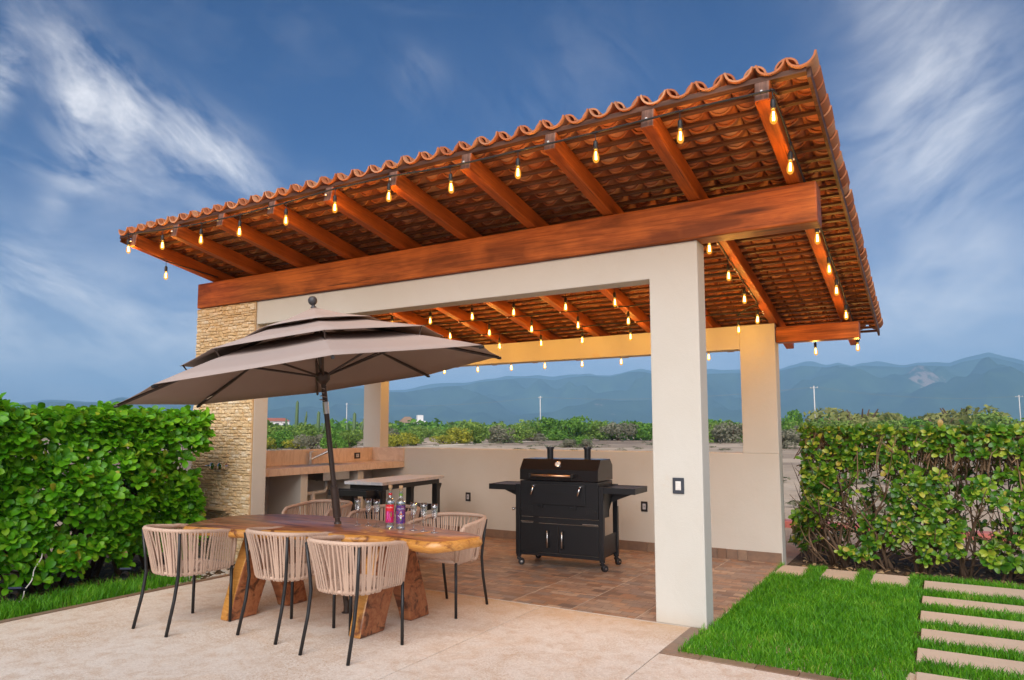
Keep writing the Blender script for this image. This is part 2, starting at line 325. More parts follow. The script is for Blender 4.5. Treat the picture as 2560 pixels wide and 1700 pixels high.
def m_plain(t, c, rough=.5, metal=0., spec=.5, var=.12, coat=0., sc_=20., bump=.0):
    n = t.noise(t.obj(), sc_, 4); cc = t.mix(n, tuple(k*(1-var) for k in c), tuple(min(1, k*(1+var)) for k in c))
    return pbsdf(t, cc, rough, metal, spec, coat=coat, normal=t.bump(n, bump, .004) if bump else None)
material('black_metal', m_plain, c=(.012, .012, .013), rough=.42)
material('grill_black', m_plain, c=(.010, .011, .013), rough=.40, sc_=60., bump=.05)
material('grill_lid', m_plain, c=(.012, .010, .010), rough=.24)
material('black_plastic', m_plain, c=(.014, .013, .013), rough=.55)
material('chrome', m_plain, c=(.72, .70, .67), rough=.18, metal=1.)
material('brushed_steel', m_plain, c=(.60, .58, .55), rough=.34, metal=1.)
material('copper_bar', m_plain, c=(.62, .42, .28), rough=.28, metal=1.)
material('white_plastic', m_plain, c=(.70, .68, .64), rough=.5)
material('grey_plastic', m_plain, c=(.42, .43, .46), rough=.5)
material('slate_frame', m_plain, c=(.035, .042, .055), rough=.45)
material('pipe_white', m_plain, c=(.66, .63, .58), rough=.45)
def m_rope(t):
    p = t.obj(); r = t.rand(); n = t.noise(p, 320, 2); n2 = t.noise(p, 18, 3)
    c = t.mix(r, (.54, .375, .28), (.63, .455, .345)); c = t.mix(t.math('MULTIPLY', n2, .35), c, (.48, .32, .23)); c = t.mix(t.math('MULTIPLY', n, .3), c, (.38, .25, .175))
    return pbsdf(t, c, .88, spec=.15, normal=t.bump(n, .5, .003), sheen=.2)
material('rope', m_rope)
def m_wrap(t):
    p = t.obj(); wv = t.noise(t.scale(p, 1, 1, 1), 90, 2); n = t.noise(p, 320, 2)
    c = t.mix(wv, (.48, .335, .25), (.66, .48, .37)); return pbsdf(t, c, .88, spec=.15, normal=t.bump(t.math('ADD', wv, t.math('MULTIPLY', n, .5)), .6, .005))
material('rope_wrap', m_wrap)
def m_canopy(t):
    p = t.obj(); n = t.noise(p, 3, 5, .6); f = t.noise(p, 420, 2)
    c = t.mix(n, (.42, .335, .295), (.475, .39, .35)); a = pbsdf(t, c, .9, spec=.1, normal=t.bump(t.math('ADD', t.math('MULTIPLY', n, 2.), f), .12, .006))
    b = t.n('ShaderNodeBsdfTranslucent', {'Color': (.30, .17, .10, 1)}); return t.n('ShaderNodeMixShader', {0: .12, 1: a, 2: b})
material('canopy_fabric', m_canopy)
material('bronze_pole', m_plain, c=(.055, .035, .026), rough=.45)
material('finial_grey', m_plain, c=(.045, .045, .05), rough=.5)
def m_tabletop(t):
    p = t.obj(); q = t.scale(p, 1, 7, 7); n1 = t.noise(q, 2.2, 8, .62, 1.6); n2 = t.noise(t.scale(p, .6, 3.2, 3.2), 1.7, 5, .6, 2.2); n3 = t.noise(t.scale(p, 3, 60, 60), 4, 3)
    b = t.ramp(n1, [(.25, (.20, .055, .024)), (.45, (.36, .12, .046)), (.6, (.46, .185, .078)), (.8, (.30, .095, .04))])
    b = t.mix(t.ramp(n2, [(.50, 0.), (.62, .85)]), b, (.05, .016, .010))
    b = t.mix(t.ramp(n2, [(.24, .7), (.34, 0.)]), b, (.42, .19, .065)); b = t.mix(t.math('MULTIPLY', n3, .3), b, (.09, .03, .014))
    return pbsdf(t, b, t.math('ADD', .26, t.math('MULTIPLY', n1, .2)), spec=.4, coat=.12, normal=t.bump(n1, .04, .004))
material('table_heartwood', m_tabletop)
def m_sap(t):
    p = t.obj(); n1 = t.noise(t.scale(p, 2, 6, 16), 2.4, 8, .65, 1.3); n2 = t.noise(p, 4.5, 5, .6, 1.0); n3 = t.noise(p, 26, 5, .7)
    b = t.ramp(n1, [(.25, (.34, .125, .022)), (.5, (.54, .24, .050)), (.75, (.66, .36, .10))])
    b = t.mix(t.ramp(n2, [(.56, 0.), (.64, .9)]), b, (.13, .035, .012)); b = t.mix(t.ramp(n3, [(.58, 0.), (.75, .45)]), b, (.22, .08, .022))
    return pbsdf(t, b, .32, spec=.45, coat=.3, normal=t.bump(t.math('ADD', n1, n3), .22, .01))
material('table_sapwood', m_sap)
def m_counter(t, a, b_, vein):
    p = t.obj(); n = t.noise(t.n('ShaderNodeMapping', {'Vector': p, 'Rotation': (.5, .3, .6), 'Scale': (2, 7, 2)}), 2.2, 7, .6, 1.4)
    c = t.mix(t.ramp(n, [(.3, 0.), (.7, 1.)]), a, b_); c = t.mix(t.ramp(n, [(.50, 0.), (.53, .6), (.56, 0.)]), c, vein)
    return pbsdf(t, c, .3, spec=.5, normal=t.bump(n, .04, .004))
material('peach_marble', m_counter, a=(.54, .385, .275), b_=(.68, .525, .40), vein=(.72, .56, .43))
material('grey_granite', m_counter, a=(.44, .45, .48), b_=(.56, .57, .60), vein=(.70, .60, .50))
def m_glass(t, tint=(1, 1, 1), fac=.14):
    lw = t.n('ShaderNodeLayerWeight', {'Blend': .32}, out=1)
    g = t.n('ShaderNodeBsdfGlossy', {'Color': (1, 1, 1, 1), 'Roughness': .03}); tr = t.n('ShaderNodeBsdfTransparent', {'Color': tuple(tint)+(1,)})
    return t.n('ShaderNodeMixShader', {0: t.math('ADD', .10, t.math('MULTIPLY', lw, .85), clamp=True), 1: tr, 2: g})
material('clear_glass', m_glass, tint=(.93, .95, .95))
material('bottle_glass', m_glass, tint=(.90, .93, .93))
material('bulb_glass', lambda t: t.n('ShaderNodeMixShader', {0: .34, 1: t.n('ShaderNodeBsdfTransparent', {'Color': (1, .88, .64, 1)}), 2: t.n('ShaderNodeEmission', {'Color': (1, .42, .05, 1), 'Strength': .9})}))
material('filament', lambda t: t.n('ShaderNodeEmission', {'Color': (1, .62, .20, 1), 'Strength': 22.}))
material('cork', m_plain, c=(.52, .33, .17), rough=.9, var=.3)
def m_redlabel(t):
    p = t.obj(); sp = t.n('ShaderNodeSeparateXYZ', {0: p}, None); n = t.noise(t.scale(p, 46, 46, 26), 1.3, 3, .5, 1.6)
    art = t.ramp(n, [(.0, (.30, .005, .16)), (.40, (.66, .012, .03)), (.52, (.42, .01, .26)), (.60, (.66, .012, .03)), (.68, (.14, .20, .03))], 'CONSTANT')
    m = t.n('ShaderNodeMapRange', {'Value': sp.outputs[2], 'From Min': .135, 'From Max': .145})
    return pbsdf(t, t.mix(m, art, (.72, .012, .02)), .5)
material('label_red', m_redlabel)
def m_purple(t):
    p = t.obj(); n = t.noise(t.scale(p, 60, 60, 60), 1.6, 3, .5, 1.0); v = t.n('ShaderNodeTexVoronoi', {'Vector': p, 'Scale': 95.})
    c = t.ramp(n, [(.35, (.045, .02, .16)), (.5, (.09, .03, .25)), (.58, (.42, .03, .05)), (.66, (.05, .09, .30))], 'CONSTANT')
    return pbsdf(t, t.mix(t.ramp(v, [(.18, .8), (.26, 0.)]), c, (.5, .16, .05)), .5)
material('label_purple', m_purple)
for nm, c in dict(print_white=(.85, .84, .82), print_red=(.68, .03, .03), print_orange=(.75, .28, .03), print_green=(.16, .32, .04), print_dark=(.06, .01, .07), print_pink=(.75, .12, .42), house_white=(.75, .73, .70), roof_red=(.40, .13, .08), thatch=(.30, .19, .12), pole_concrete=(.60, .58, .54), kerb_red=(.55, .17, .14), gravel=(.42, .37, .31), wire_black=(.012, .012, .013), solar=(.012, .018, .05), window_dark=(.03, .035, .04), cactus=(.09, .15, .055)).items():
    material(nm, m_plain, c=c, rough=.7)
def m_hill(t):
    p = t.obj(); n = t.noise(p, .0022, 8, .62); n2 = t.noise(p, .010, 6, .65); n3 = t.noise(p, .0013, 4, .6)
    b = t.mix(t.ramp(n2, [(.35, 0.), (.65, 1.)]), (.018, .040, .016), (.055, .095, .035)); b = t.mix(t.ramp(n, [(.45, 0.), (.65, .6)]), b, (.035, .06, .022))
    b = t.mix(t.ramp(t.math('MULTIPLY', n2, n3), [(.385, 0.), (.41, .6)]), b, (.42, .28, .22))
    return pbsdf(t, b, 1., spec=0.)
material('hill_forest', m_hill)

# ================================================================== SETTING
tag(MB().add([(-9000, -9000, -.05), (9000, -9000, -.05), (9000, 9000, -.05), (-9000, 9000, -.05)], [(0, 1, 2, 3)]).build('ground', 'sand_ground'), kind='structure')
# patio slab in poured bays with narrow recessed joints
patio = tag(MB().box(-4.87, 6.0, -7.5, -.004, -.12, -.012).build('patio', 'patio_concrete'), kind='structure')
def slab(x0, x1, y0, y1): MB().box(x0+.004, x1-.004, y0+.004, y1-.004, -.011, 0).build('concrete_bay', 'patio_concrete', patio, bevel=.003)
for a, b in ((-4.87, -1.43), (-1.43, -.125)): slab(a, b, -3.9, -.006)
slab(-.125, 6.0, -3.9, -.735)
for a, b in ((-4.87, -1.43), (-1.43, 1.9), (1.9, 6.0)): slab(a, b, -7.5, -3.9)

# pavilion floor
W_L, COLX, COLW, T, D = -6.344, 0.0, .405, .20, 3.066
material('pale_grout', m_plaster, c=(.62, .57, .50), c2=(.55, .50, .44))
fl = tag(MB().box(W_L, .006, 0, D, -.12, .0012).build('pavilion_floor', 'pale_grout'), kind='structure')
tile_me = MB().box(0, .5755, 0, .5755, -.009, .003).mesh('floor_tile', 'floor_tile')
xs = [-.583*i for i in range(12)]; ys = [.583*i for i in range(6)]
for i, x in enumerate(xs):
    for j, y in enumerate(ys):
        x0 = max(x-.583, W_L); y1 = min(y+.583, D)
        if x-x0 < .05: continue
        if x-x0 > .58 and y1-y > .58: put('floor_tile', tile_me, fl, TR(x0+.0035, y+.0035, random.uniform(-.0008, .0008)))
        else: MB().box(x0+.0035, x-.0035, y+.0035, y1-.0035, -.009, .003).build('floor_tile', 'floor_tile', fl)
# tile edging around the lawn
ed = tag(MB().prism([(-.122, -.735), (3.2, -.80), (3.2, -.69), (-.003, -.632), (-.003, -.01), (-.122, -.01)], -.1, -.012).build('lawn_edging', 'grout'), kind='structure')
y = -.632
while y < -.02:
    y1 = min(y+random.uniform(.16, .3), -.012); MB().box(-.120, -.004, y+.002, y1-.002, -.011, .006).build('edging_tile', 'skirting', ed, bevel=.002); y = y1
x = -.120
while x < 3.1:
    x1 = x+random.uniform(.2, .36); MB().prism([(x+.002, -.734-.02*(x+.12)), (x1-.002, -.734-.02*(x1+.12)), (x1-.002, -.634-.018*(x1+.12)), (x+.002, -.634-.018*(x+.12))], -.011, .006).build('edging_tile', 'skirting', ed, bevel=.002); x = x1
# lawn, beds, garden path
tag(MB().box(-.002, 3.2, -.69, 3.05, -.12, -.022).build('lawn', 'lawn_soil'), kind='structure')
tag(MB().box(.03, 6, 3.05, 4.6, -.12, -.02).build('hedge_bed', 'soil'), kind='structure')
tag(MB().box(-8.2, -4.93, -7.5, -.03, -.12, -.018).build('planting_bed', 'soil'), kind='structure')
path = tag(MB().box(1.42, 2.9, -.60, 2.95, -.021, -.016).build('garden_path', 'lawn_soil'), kind='structure')
for y0, y1 in ((2.37, 2.81), (1.73, 2.05), (1.09, 1.44), (.51, .83), (-.02, .27), (-.58, -.30)):
    o = MB().box(1.40+random.uniform(-.01, .01), 2.72, y0, y1, -.02, .012).build('paver', 'paver_stone', path, bevel=.006)
for x0, x1 in ((.02, .31), (.47, .80), (.93, 1.27)):
    MB().box(x0, x1, 2.40, 2.95, -.02, .012).build('paver', 'paver_stone', path, bevel=.006)
# kerb along the left planting bed
kb = tag(MB().box(-4.925, -4.875, -7.5, -.04, -.1, -.004).build('bed_kerb', 'grout'), kind='structure')
y = -4.4
while y < -.1: MB().box(-4.928, -4.872, y+.004, min(y+.55, -.05), -.004, .010).build('kerb_tile', 'skirting', kb, bevel=.003); y += .55

# hills
RIDGE = [(-900, 1015), (-300, 1020), (0, 1010), (120, 1000), (260, 1003), (300, 990), (380, 1008), (480, 1000), (560, 985), (680, 975), (770, 968), (850, 966), (905, 967), (975, 976), (1010, 977), (1045, 971), (1105, 962), (1160, 960), (1190, 952), (1235, 947), (1300, 941), (1340, 941), (1385, 947), (1425, 939), (1465, 935), (1530, 937), (1570, 926), (1602, 924), (1640, 932), (1720, 926), (1760, 930), (1850, 928), (1900, 930), (1950, 922), (2006, 909), (2034, 911), (2068, 914), (2096, 907), (2112, 908), (2132, 913), (2145, 909), (2220, 911), (2263, 914), (2291, 908), (2375, 911), (2403, 900), (2445, 892), (2473, 886), (2500, 892), (2560, 907), (2700, 925), (2900, 900), (3300, 940), (3900, 960)]
azs, els = [], []
for px, py in RIDGE:
    q = ray(px, py); azs.append(math.atan2(q.x, q.y)); els.append(q.z/math.hypot(q.x, q.y))
NA, NR = 460, 46; A0, A1 = YAW-1.15, YAW+1.1
V = []; rr = np.concatenate([np.linspace(2700, 5600, 36), np.linspace(5700, 7600, 10)])
for i in range(NA):
    az = A0+(A1-A0)*i/(NA-1); e = float(np.interp(az, azs, els)); hr = e*5600+1.5
    sx, sy = math.sin(az), math.cos(az)
    for r in rr:
        u = (r-2700)/2900.
        prof = (u*u*(3-2*u))**.85 if u < 1 else max(0, 1-(u-1)*1.1)
        P = Vector((CAM.x+sx*r, CAM.y+sy*r, 0))
        nz = noise.hetero_terrain(P*.0016, 1.0, 2.0, 5, .6)
        rg = 1-abs(noise.noise(P*.0021+Vector((3, 7, 1))))*2
        amp = math.sin(min(u, 1)*math.pi)**.8
        h = hr*prof + amp*hr*(.42*(rg-.35)+.16*(1-abs(noise.noise(P*.0047))*2-.4)+.10*(nz-.8)) + .010*hr*noise.noise(P*.012)*min(1, u*2)
        h = min(h, e*r*.985+1.5 if u < .97 else 1e9)
        V.append((P.x, P.y, h-6))
F = [(i*NR+j, i*NR+j+1, (i+1)*NR+j+1, (i+1)*NR+j) for i in range(NA-1) for j in range(NR-1)]
hl = np_mesh('hills', V, F, 'hill_forest', True); tag(put('hills', hl), kind='structure')

# sand tracks across the plain
def strip(name, pts, wd):
    L, Rr = [], []
    for i, p in enumerate(pts):
        q = pts[min(i+1, len(pts)-1)]; o = pts[max(i-1, 0)]; d = (q-o).normalized(); n = Vector((-d.y, d.x, 0)); k = wd*random.uniform(.7, 1.2)
        L.append((p.x+n.x*k, p.y+n.y*k, -.043)); Rr.append((p.x-n.x*k, p.y-n.y*k, -.043))
    m = len(pts); tag(MB().add(L+Rr, [(i, i+1, m+i+1, m+i) for i in range(m-1)]).build(name, 'pale_sand'), kind='structure')
strip('sand_track', [at_dist(x, d) for x, d in ((900, 66), (1080, 68), (1200, 78), (1330, 92), (1500, 104), (1700, 112), (1900, 112), (2200, 108))], 1.6)
strip('sand_track', [at_dist(x, d) for x, d in ((560, 52), (800, 58), (1000, 62), (1150, 66))], .8)
strip('sand_track', [at_dist(x, d) for x, d in ((1300, 130), (1420, 128), (1560, 125), (1700, 128))], 2.2)

# ================================================================== PAVILION
H, BH, HB, PH, BPT = 3.042, .277, 2.756, 1.241, .283
PIER_R = -5.252; SL = .1962; Z0 = 3.358
pav = thing('pavilion', 'open garden pavilion with cream walls, timber beams and sloping clay tile roof', 'pavilion')
f = MB()   # right column and lintel as one frame
f.prism([(-COLW, 0), (0, 0), (0, H), (PIER_R, H), (PIER_R, H-BH), (-COLW, H-BH)], 0, T, 'y')
f.build('front_frame', 'plaster', pav, bevel=.008)
MB().box(W_L+.01, PIER_R-.001, 0.002, T, 0, H).build('pier_core', 'plaster', pav, bevel=.006)
bw = MB()
XI = -6.188; P0, P1 = -6.385, -6.026; WR = -.40
bw.box(P0, .004, D, D+T, -.1, PH)
bw.box(P0, P1, D+.0, D+T, PH, HB); bw.box(WR, .004, D, D+T, PH, HB)
bw.box(P1, WR, D, D+T, HB-BPT, HB)
back = bw.build('back_wall', 'plaster', pav, bevel=.006)
x = -.005; 
while x > XI+.7:
    wd = random.choice((.11, .13, .30, .46, .52, .38)); x0 = max(x-wd, XI+.66); 
    MB().box(x0+.0015, x-.0015, D-.012, D-.0005, .002, .118+random.uniform(-.002, .002)).build('skirting_tile', 'skirting', back, bevel=.002); x = x0
MB().box(P0, XI, T+.001, D-.001, -.1, PH-.002).build('side_wall', 'plaster', pav, bevel=.006)
# split-face stone cladding on the pier
core = MB().box(W_L, PIER_R-.003, -.016, .001, 0, H-.006).build('stone_backing', 'mortar', pav)
stones = []; z = .004; flip = 0
while z < H-.02:
    h = random.uniform(.024, .046); h = min(h, H-.006-z); xx = W_L
    while xx < PIER_R-.008:
        wd = random.uniform(.04, .12); x1 = min(xx+wd, PIER_R-.004)
        if PIER_R-.004-x1 < .035: x1 = PIER_R-.004
        zo = random.uniform(-.010, .010) if random.random() < .5 else 0
        stones.append((xx+.0012, x1-.0012, max(.001, z+zo+.001), min(H-.007, z+zo+h-.001), random.uniform(.010, .019))); xx = x1
    z += h
order = sorted(range(len(stones)), key=lambda i: -(stones[i][1]-stones[i][0])*(stones[i][3]-stones[i][2]))
big = set(order[:300]); rest = MB()
for i, (xa, xb, za, zb, dp) in enumerate(stones):
    k = .0035; vs = [(xa, -.016, za), (xb, -.016, za), (xb, -.016, zb), (xa, -.016, zb)]
    j = lambda: random.uniform(-.004, .004)
    fr = [(xa+k, -.016-dp+j(), za+k), (xb-k, -.016-dp+j(), za+k), (xb-k, -.016-dp+j(), zb-k), (xa+k, -.016-dp+j(), zb-k)]
    cx, cz = (xa+xb)/2+(xb-xa)*random.uniform(-.25, .25), (za+zb)/2; ce = (cx, -.016-dp-random.uniform(.001, .007), cz)
    m = MB() if i in big else rest
    m.add(vs+fr+[ce], [(0, 1, 5, 4), (1, 2, 6, 5), (2, 3, 7, 6), (3, 0, 4, 7), (4, 5, 8), (5, 6, 8), (6, 7, 8), (7, 4, 8)])
    if i in big: m.build('stone', 'split_stone', core)
tag(rest.build('stone_cladding', 'split_stone', core), kind='stuff')
# front timber beam, rear beam
MB().box(-6.33, .91, -.045, T-.03, H+.001, Z0-.004).build('front_beam', 'beam_wood', pav, bevel=.012)
MB().box(.008, .89, D+.02, D+.19, 2.53, 2.715).build('rear_beam', 'beam_wood', pav, bevel=.01)
MB().box(-6.9, P0-.004, D+.02, D+.19, 2.53, 2.715).build('rear_beam', 'beam_wood', pav, bevel=.01)
# rafters
ANG = math.atan(SL); RM = TR(0, 0, Z0) @ RX(-ANG); CA = math.cos(ANG)
YF, YB = -1.09/CA, 4.10/CA
raft = MB().box(0, .095, YF, YB, 0, .14)
raft.m = [0, 0, 1, 1, 0, 0]
rme = raft.mesh('rafter', ['rafter_wood', 'end_grain'])
RAFX = [.70-.753*i for i in range(10)]
for x in RAFX:
    o = put('rafter', rme, pav, RM @ TR(x, 0, 0)); b = o.modifiers.new('bevel', 'BEVEL'); b.width = .006; b.segments = 1
# roof frame (verge and eave boards) carries battens and tiles
XRE, XLE = 1.03, -6.36
rf = MB(); rf.box(XRE-.022, XRE, YF+.03, YB+.02, .112, .19); rf.box(XLE, XLE+.022, YF+.03, YB+.02, .112, .19); rf.box(XLE+.022, XRE-.022, YF+.005, YF+.05, .1405, .178)
roof = rf.build('roof', 'batten_wood', pav); roof.matrix_local = RM
EXP = .149; bme = MB().box(XLE+.024, XRE-.024, 0, .034, .1405, .162).mesh('batten', 'batten_wood')
rows = []; y = YF+.012+EXP
while y < YB-.02: put('batten', bme, roof, TR(0, y-.015, 0)); rows.append(y); y += EXP
NROW = int((YB+.06-(YF-.01))/EXP)
def tile_mesh(name, r0, r1, up, L=.25, th=.013, n=9, arc=R(152)):
    m = MB(); vs = []
    for (yy, r) in ((0, r0), (L, r1)):
        for k in range(n):
            a = -arc/2+arc*k/(n-1)
            for rad in (r, r-th): vs.append((rad*math.sin(a), yy, (r-rad*math.cos(a)) if up else (rad*math.cos(a)-r)))
    idx = lambda e, k, s: e*2*n+k*2+s
    fs = []
    for k in range(n-1):
        fs += [(idx(0, k, 0), idx(0, k+1, 0), idx(1, k+1, 0), idx(1, k, 0)), (idx(0, k, 1), idx(1, k, 1), idx(1, k+1, 1), idx(0, k+1, 1))]
        for e in (0, 1): fs.append((idx(e, k, 0), idx(e, k, 1), idx(e, k+1, 1), idx(e, k+1, 0)))
    for k in (0, n-1): fs.append((idx(0, k, 0), idx(1, k, 0), idx(1, k, 1), idx(0, k, 1)))
    return m.add(vs, fs)
chan = tile_mesh('t', .092, .082, True, arc=R(172)); cap = tile_mesh('t', .074, .086, False, arc=R(165))
chm = chan.mesh('roof_tile', 'terracotta', True); cpm = cap.mesh('roof_tile', 'terracotta', True)
for me in (chm, cpm): me.set_sharp_from_angle(angle=R(40))
PITCHX = .191; cols = [.985-PITCHX*i for i in range(39)]; cand = []
for j in range(NROW):
    for i, x in enumerate(cols):
        yj = YF-.012+j*EXP+random.uniform(-.008, .008)
        Mx = RM @ TR(x+random.uniform(-.004, .004), yj, .164) @ RX(.125+random.uniform(-.02, .02)) @ RZ(random.uniform(-.03, .03)) @ RY(random.uniform(-.04, .04))
        cand.append((0, j, i, Mx))
        if i < 38:
            Mx = RM @ TR(x-PITCHX/2+random.uniform(-.004, .004), yj+.022, .164+.108) @ RX(.125+random.uniform(-.02, .02)) @ RZ(random.uniform(-.03, .03))
            cand.append((1, j, i, Mx))
def keyf(c):
    k, j, i, Mx = c; d = (Mx.translation-CAM).length
    return d + (0 if j == 0 else (.6 if k == 0 else (2.5 if i else .8)))
cand.sort(key=keyf); RMI = RM.inverted(); rest = []
for n, (k, j, i, Mx) in enumerate(cand):
    if n < 300: put('roof_tile', cpm if k else chm, roof, RMI @ Mx)
    else: rest.append((k, RMI @ Mx))
bigm = MB()
for k, Mx in rest:
    s_ = cap if k else chan; bigm.add([Mx @ Vector(v) for v in s_.v], s_.f)
o = bigm.build('roof_tiling', 'terracotta', roof, smooth=True, angle=40); tag(o, kind='stuff')

# ------------------------------------------------------------------ fittings on the walls
def socket(x, y, z, wd, ht, label, axis='y', cat='socket', name='wall_socket', keys=1, fmat='black_plastic', kmat='grey_plastic'):
    t = thing(name, label, cat, (x, y, z), 0 if axis == 'y' else R(90))
    MB().box(-wd/2, wd/2, -.010, -.0005, -ht/2, ht/2).build('frame', fmat, t, bevel=.003)
    MB().box(-wd*.24, wd*.24, -.0125, -.0102, -ht*.28, ht*.28).build('insert', 'white_plastic' if keys > 1 else kmat, t, bevel=.001)
    for i in range(keys): 
        h = ht*.52/keys; z0 = -ht*.26+i*h
        k = MB()
        if keys > 1: k.box(-wd*.21, wd*.21, -.0155, -.0127, z0+.002, z0+h-.002); k.build('rocker', 'white_plastic', t, bevel=.001)
        else:
            k.box(-.004, .004, -.0135, -.0126, -.010, .012); k.build('slot', 'black_plastic', t)
    return t
socket(-4.325, D, .55, .085, .125, 'black framed power outlet on the back wall beside the stone topped cart')
socket(-1.635, D, .555, .085, .125, 'black framed power outlet on the back wall between the grill and the column')
socket(-.195, 0, 1.08, .092, .125, 'dark framed light switch with three pale rockers on the front column', cat='switch', name='light_switch', keys=3, fmat='slate_frame')
# built-in kitchen counter
kc = thing('kitchen_counter', 'built-in peach marble kitchen counter with sink along the side wall', 'counter')
CX0, CX1, CY0, CY1, CT, CB = XI+.001, -5.525, T+.002, D-.001, 1.037, .948
SX0, SX1, SY0, SY1 = -6.10, -5.66, 1.06, 2.02
ct = MB(); ct.box(CX0, CX1, CY0, SY0, CB, CT); ct.box(CX0, CX1, SY1, CY1, CB, CT); ct.box(CX0, SX0, SY0, SY1, CB, CT); ct.box(SX1, CX1, SY0, SY1, CB, CT)
ct.build('countertop', 'peach_marble', kc)
MB().box(CX0, CX0+.02, CY0, CY1, CT+.001, PH+.004).build('backsplash', 'peach_marble', kc, bevel=.002)
MB().box(CX0+.021, CX1, CY1-.02, CY1, CT+.001, PH+.004).build('backsplash', 'peach_marble', kc, bevel=.002)
for y in (1.04, 2.10): MB().box(CX0, -5.58, y, y+.12, 0.004, CB-.001).build('support_wall', 'plaster', kc, bevel=.004)
MB().box(CX0, CX1-.04, CY0+.001, CY0+.06, .004, CB-.001).build('support_wall', 'plaster', kc, bevel=.004)
sk = MB(); sk.box(SX0-.02, SX1+.02, SY0-.02, SY1+.02, CT+.0005, CT+.003)
sk2 = MB(); sk2.box(SX0+.002, SX1-.002, SY0+.45, SY1-.002, CB-.12, CB-.115)
for b in ((SX0+.002, SX0+.005, SY0+.45, SY1-.002), (SX1-.005, SX1-.002, SY0+.45, SY1-.002), (SX0+.006, SX1-.006, SY0+.45, SY0+.453), (SX0+.006, SX1-.006, SY1-.005, SY1-.002)): sk2.box(*b, CB-.114, CT)
sink = MB(); sink.box(SX0-.02, SX1+.02, SY0-.02, SY0+.45, CT+.0005, CT+.004); sink.box(SX0-.02, SX1+.02, SY1-.01, SY1+.02, CT+.0005, CT+.004); sink.box(SX0-.02, SX0+.012, SY0+.4501, SY1-.0101, CT+.0005, CT+.004); sink.box(SX1-.012, SX1+.02, SY0+.4501, SY1-.0101, CT+.0005, CT+.004)
so_ = sink.build('sink', 'brushed_steel', kc, bevel=.001); sk2.build('basin', 'brushed_steel', so_)
for i in range(5): MB().box(SX0+.05, SX1-.05, SY0+.05+i*.07, SY0+.08+i*.07, CT+.0042, CT+.0075).build('drain_ridge', 'brushed_steel', so_, bevel=.001)
fa = MB(); fa.lathe([(0, 0), (.026, 0), (.026, .012), (.021, .016), (.021, .15), (.024, .152), (.024, .175), (0, .178)], 16, TR(-6.12, 1.70, CT)); fc = fa.build('faucet', 'brushed_steel', kc, smooth=True, angle=40)
MB().tube([(-6.12, 1.70, CT+.06), (-6.03, 1.79, CT+.12), (-5.93, 1.89, CT+.185)], [.013, .015, .02], 12).tube([(-5.93, 1.89, CT+.19), (-5.915, 1.905, CT+.15)], .021, 12).build('spout', 'brushed_steel', fc, smooth=True, angle=40)
MB().tube([(-6.12, 1.70, CT+.17), (-6.09, 1.80, CT+.185)], [.009, .006], 8).build('lever', 'brushed_steel', fc, smooth=True)
MB().tube([(-5.85, 1.75, CB-.12), (-5.85, 1.75, .70), (-5.85, 1.72, .665), (-5.85, 1.30, .65), (-5.85, 1.17, .645)], .024, 12).build('drain_pipe', 'pipe_white', kc, smooth=True)
MB().lathe([(.024, .66), (.038, .66), (.038, .56), (.042, .555), (.042, .47), (.03, .45), (.03, .03)], 14, TR(-5.85, 1.50, 0)).build('drain_trap', 'pipe_white', kc, smooth=True, angle=40)
for y in (1.22, 1.85): MB().prism([(-6.16, CB-.002), (-5.75, CB-.002), (-5.75, CB-.03), (-6.13, CB-.16), (-6.16, CB-.16)], y, y+.02, 'y').build('bracket', 'black_metal', kc)
MB().tube([(-6.1, 1.4, .62), (-5.95, 1.36, .40), (-6.0, 1.30, .22), (-6.15, 1.28, .2)], .006, 6).build('supply_hose', 'black_plastic', kc, smooth=True)
s_ = socket(XI+.0215, 2.70, 1.125, .125, .09, 'black framed power outlet on the marble splashback above the counter', axis='x')
# shower taps and stone shelf on the pier
for x, nm in ((-5.81, 'chrome shower tap with a long lever on the stone pier'), (-5.67, 'round chrome shower tap knob on the stone pier')):
    t = thing('shower_tap', nm, 'tap', (x, -.042, 1.10)); Mr = RX(R(90))
    MB().lathe([(0, 0), (.048, 0), (.046, .012), (.032, .03), (.030, .05), (.038, .062), (.040, .085), (.024, .098), (0, .10)], 20, Mr).build('tap_body', 'chrome', t, smooth=True, angle=50)
    if x < -5.75: MB().tube([(0, -.075, 0), (-.06, -.085, .004), (-.12, -.09, .0)], [.011, .009, .007], 10).build('lever', 'chrome', t, smooth=True)
t = thing('stone_shelf', 'small stone shelf ledge set low in the stone pier', 'shelf', (-5.745, -.03, .605))
MB().prism([(-.185, -.11), (.185, -.105), (.178, .0), (-.182, .0)], -.016, .012).build('slab', 'mortar', t, bevel=.004)
MB().box(-.17, -.13, -.06, -.0, -.05, -.0165).box(.13, .17, -.06, -.0, -.05, -.0165).build('support', 'mortar', t)

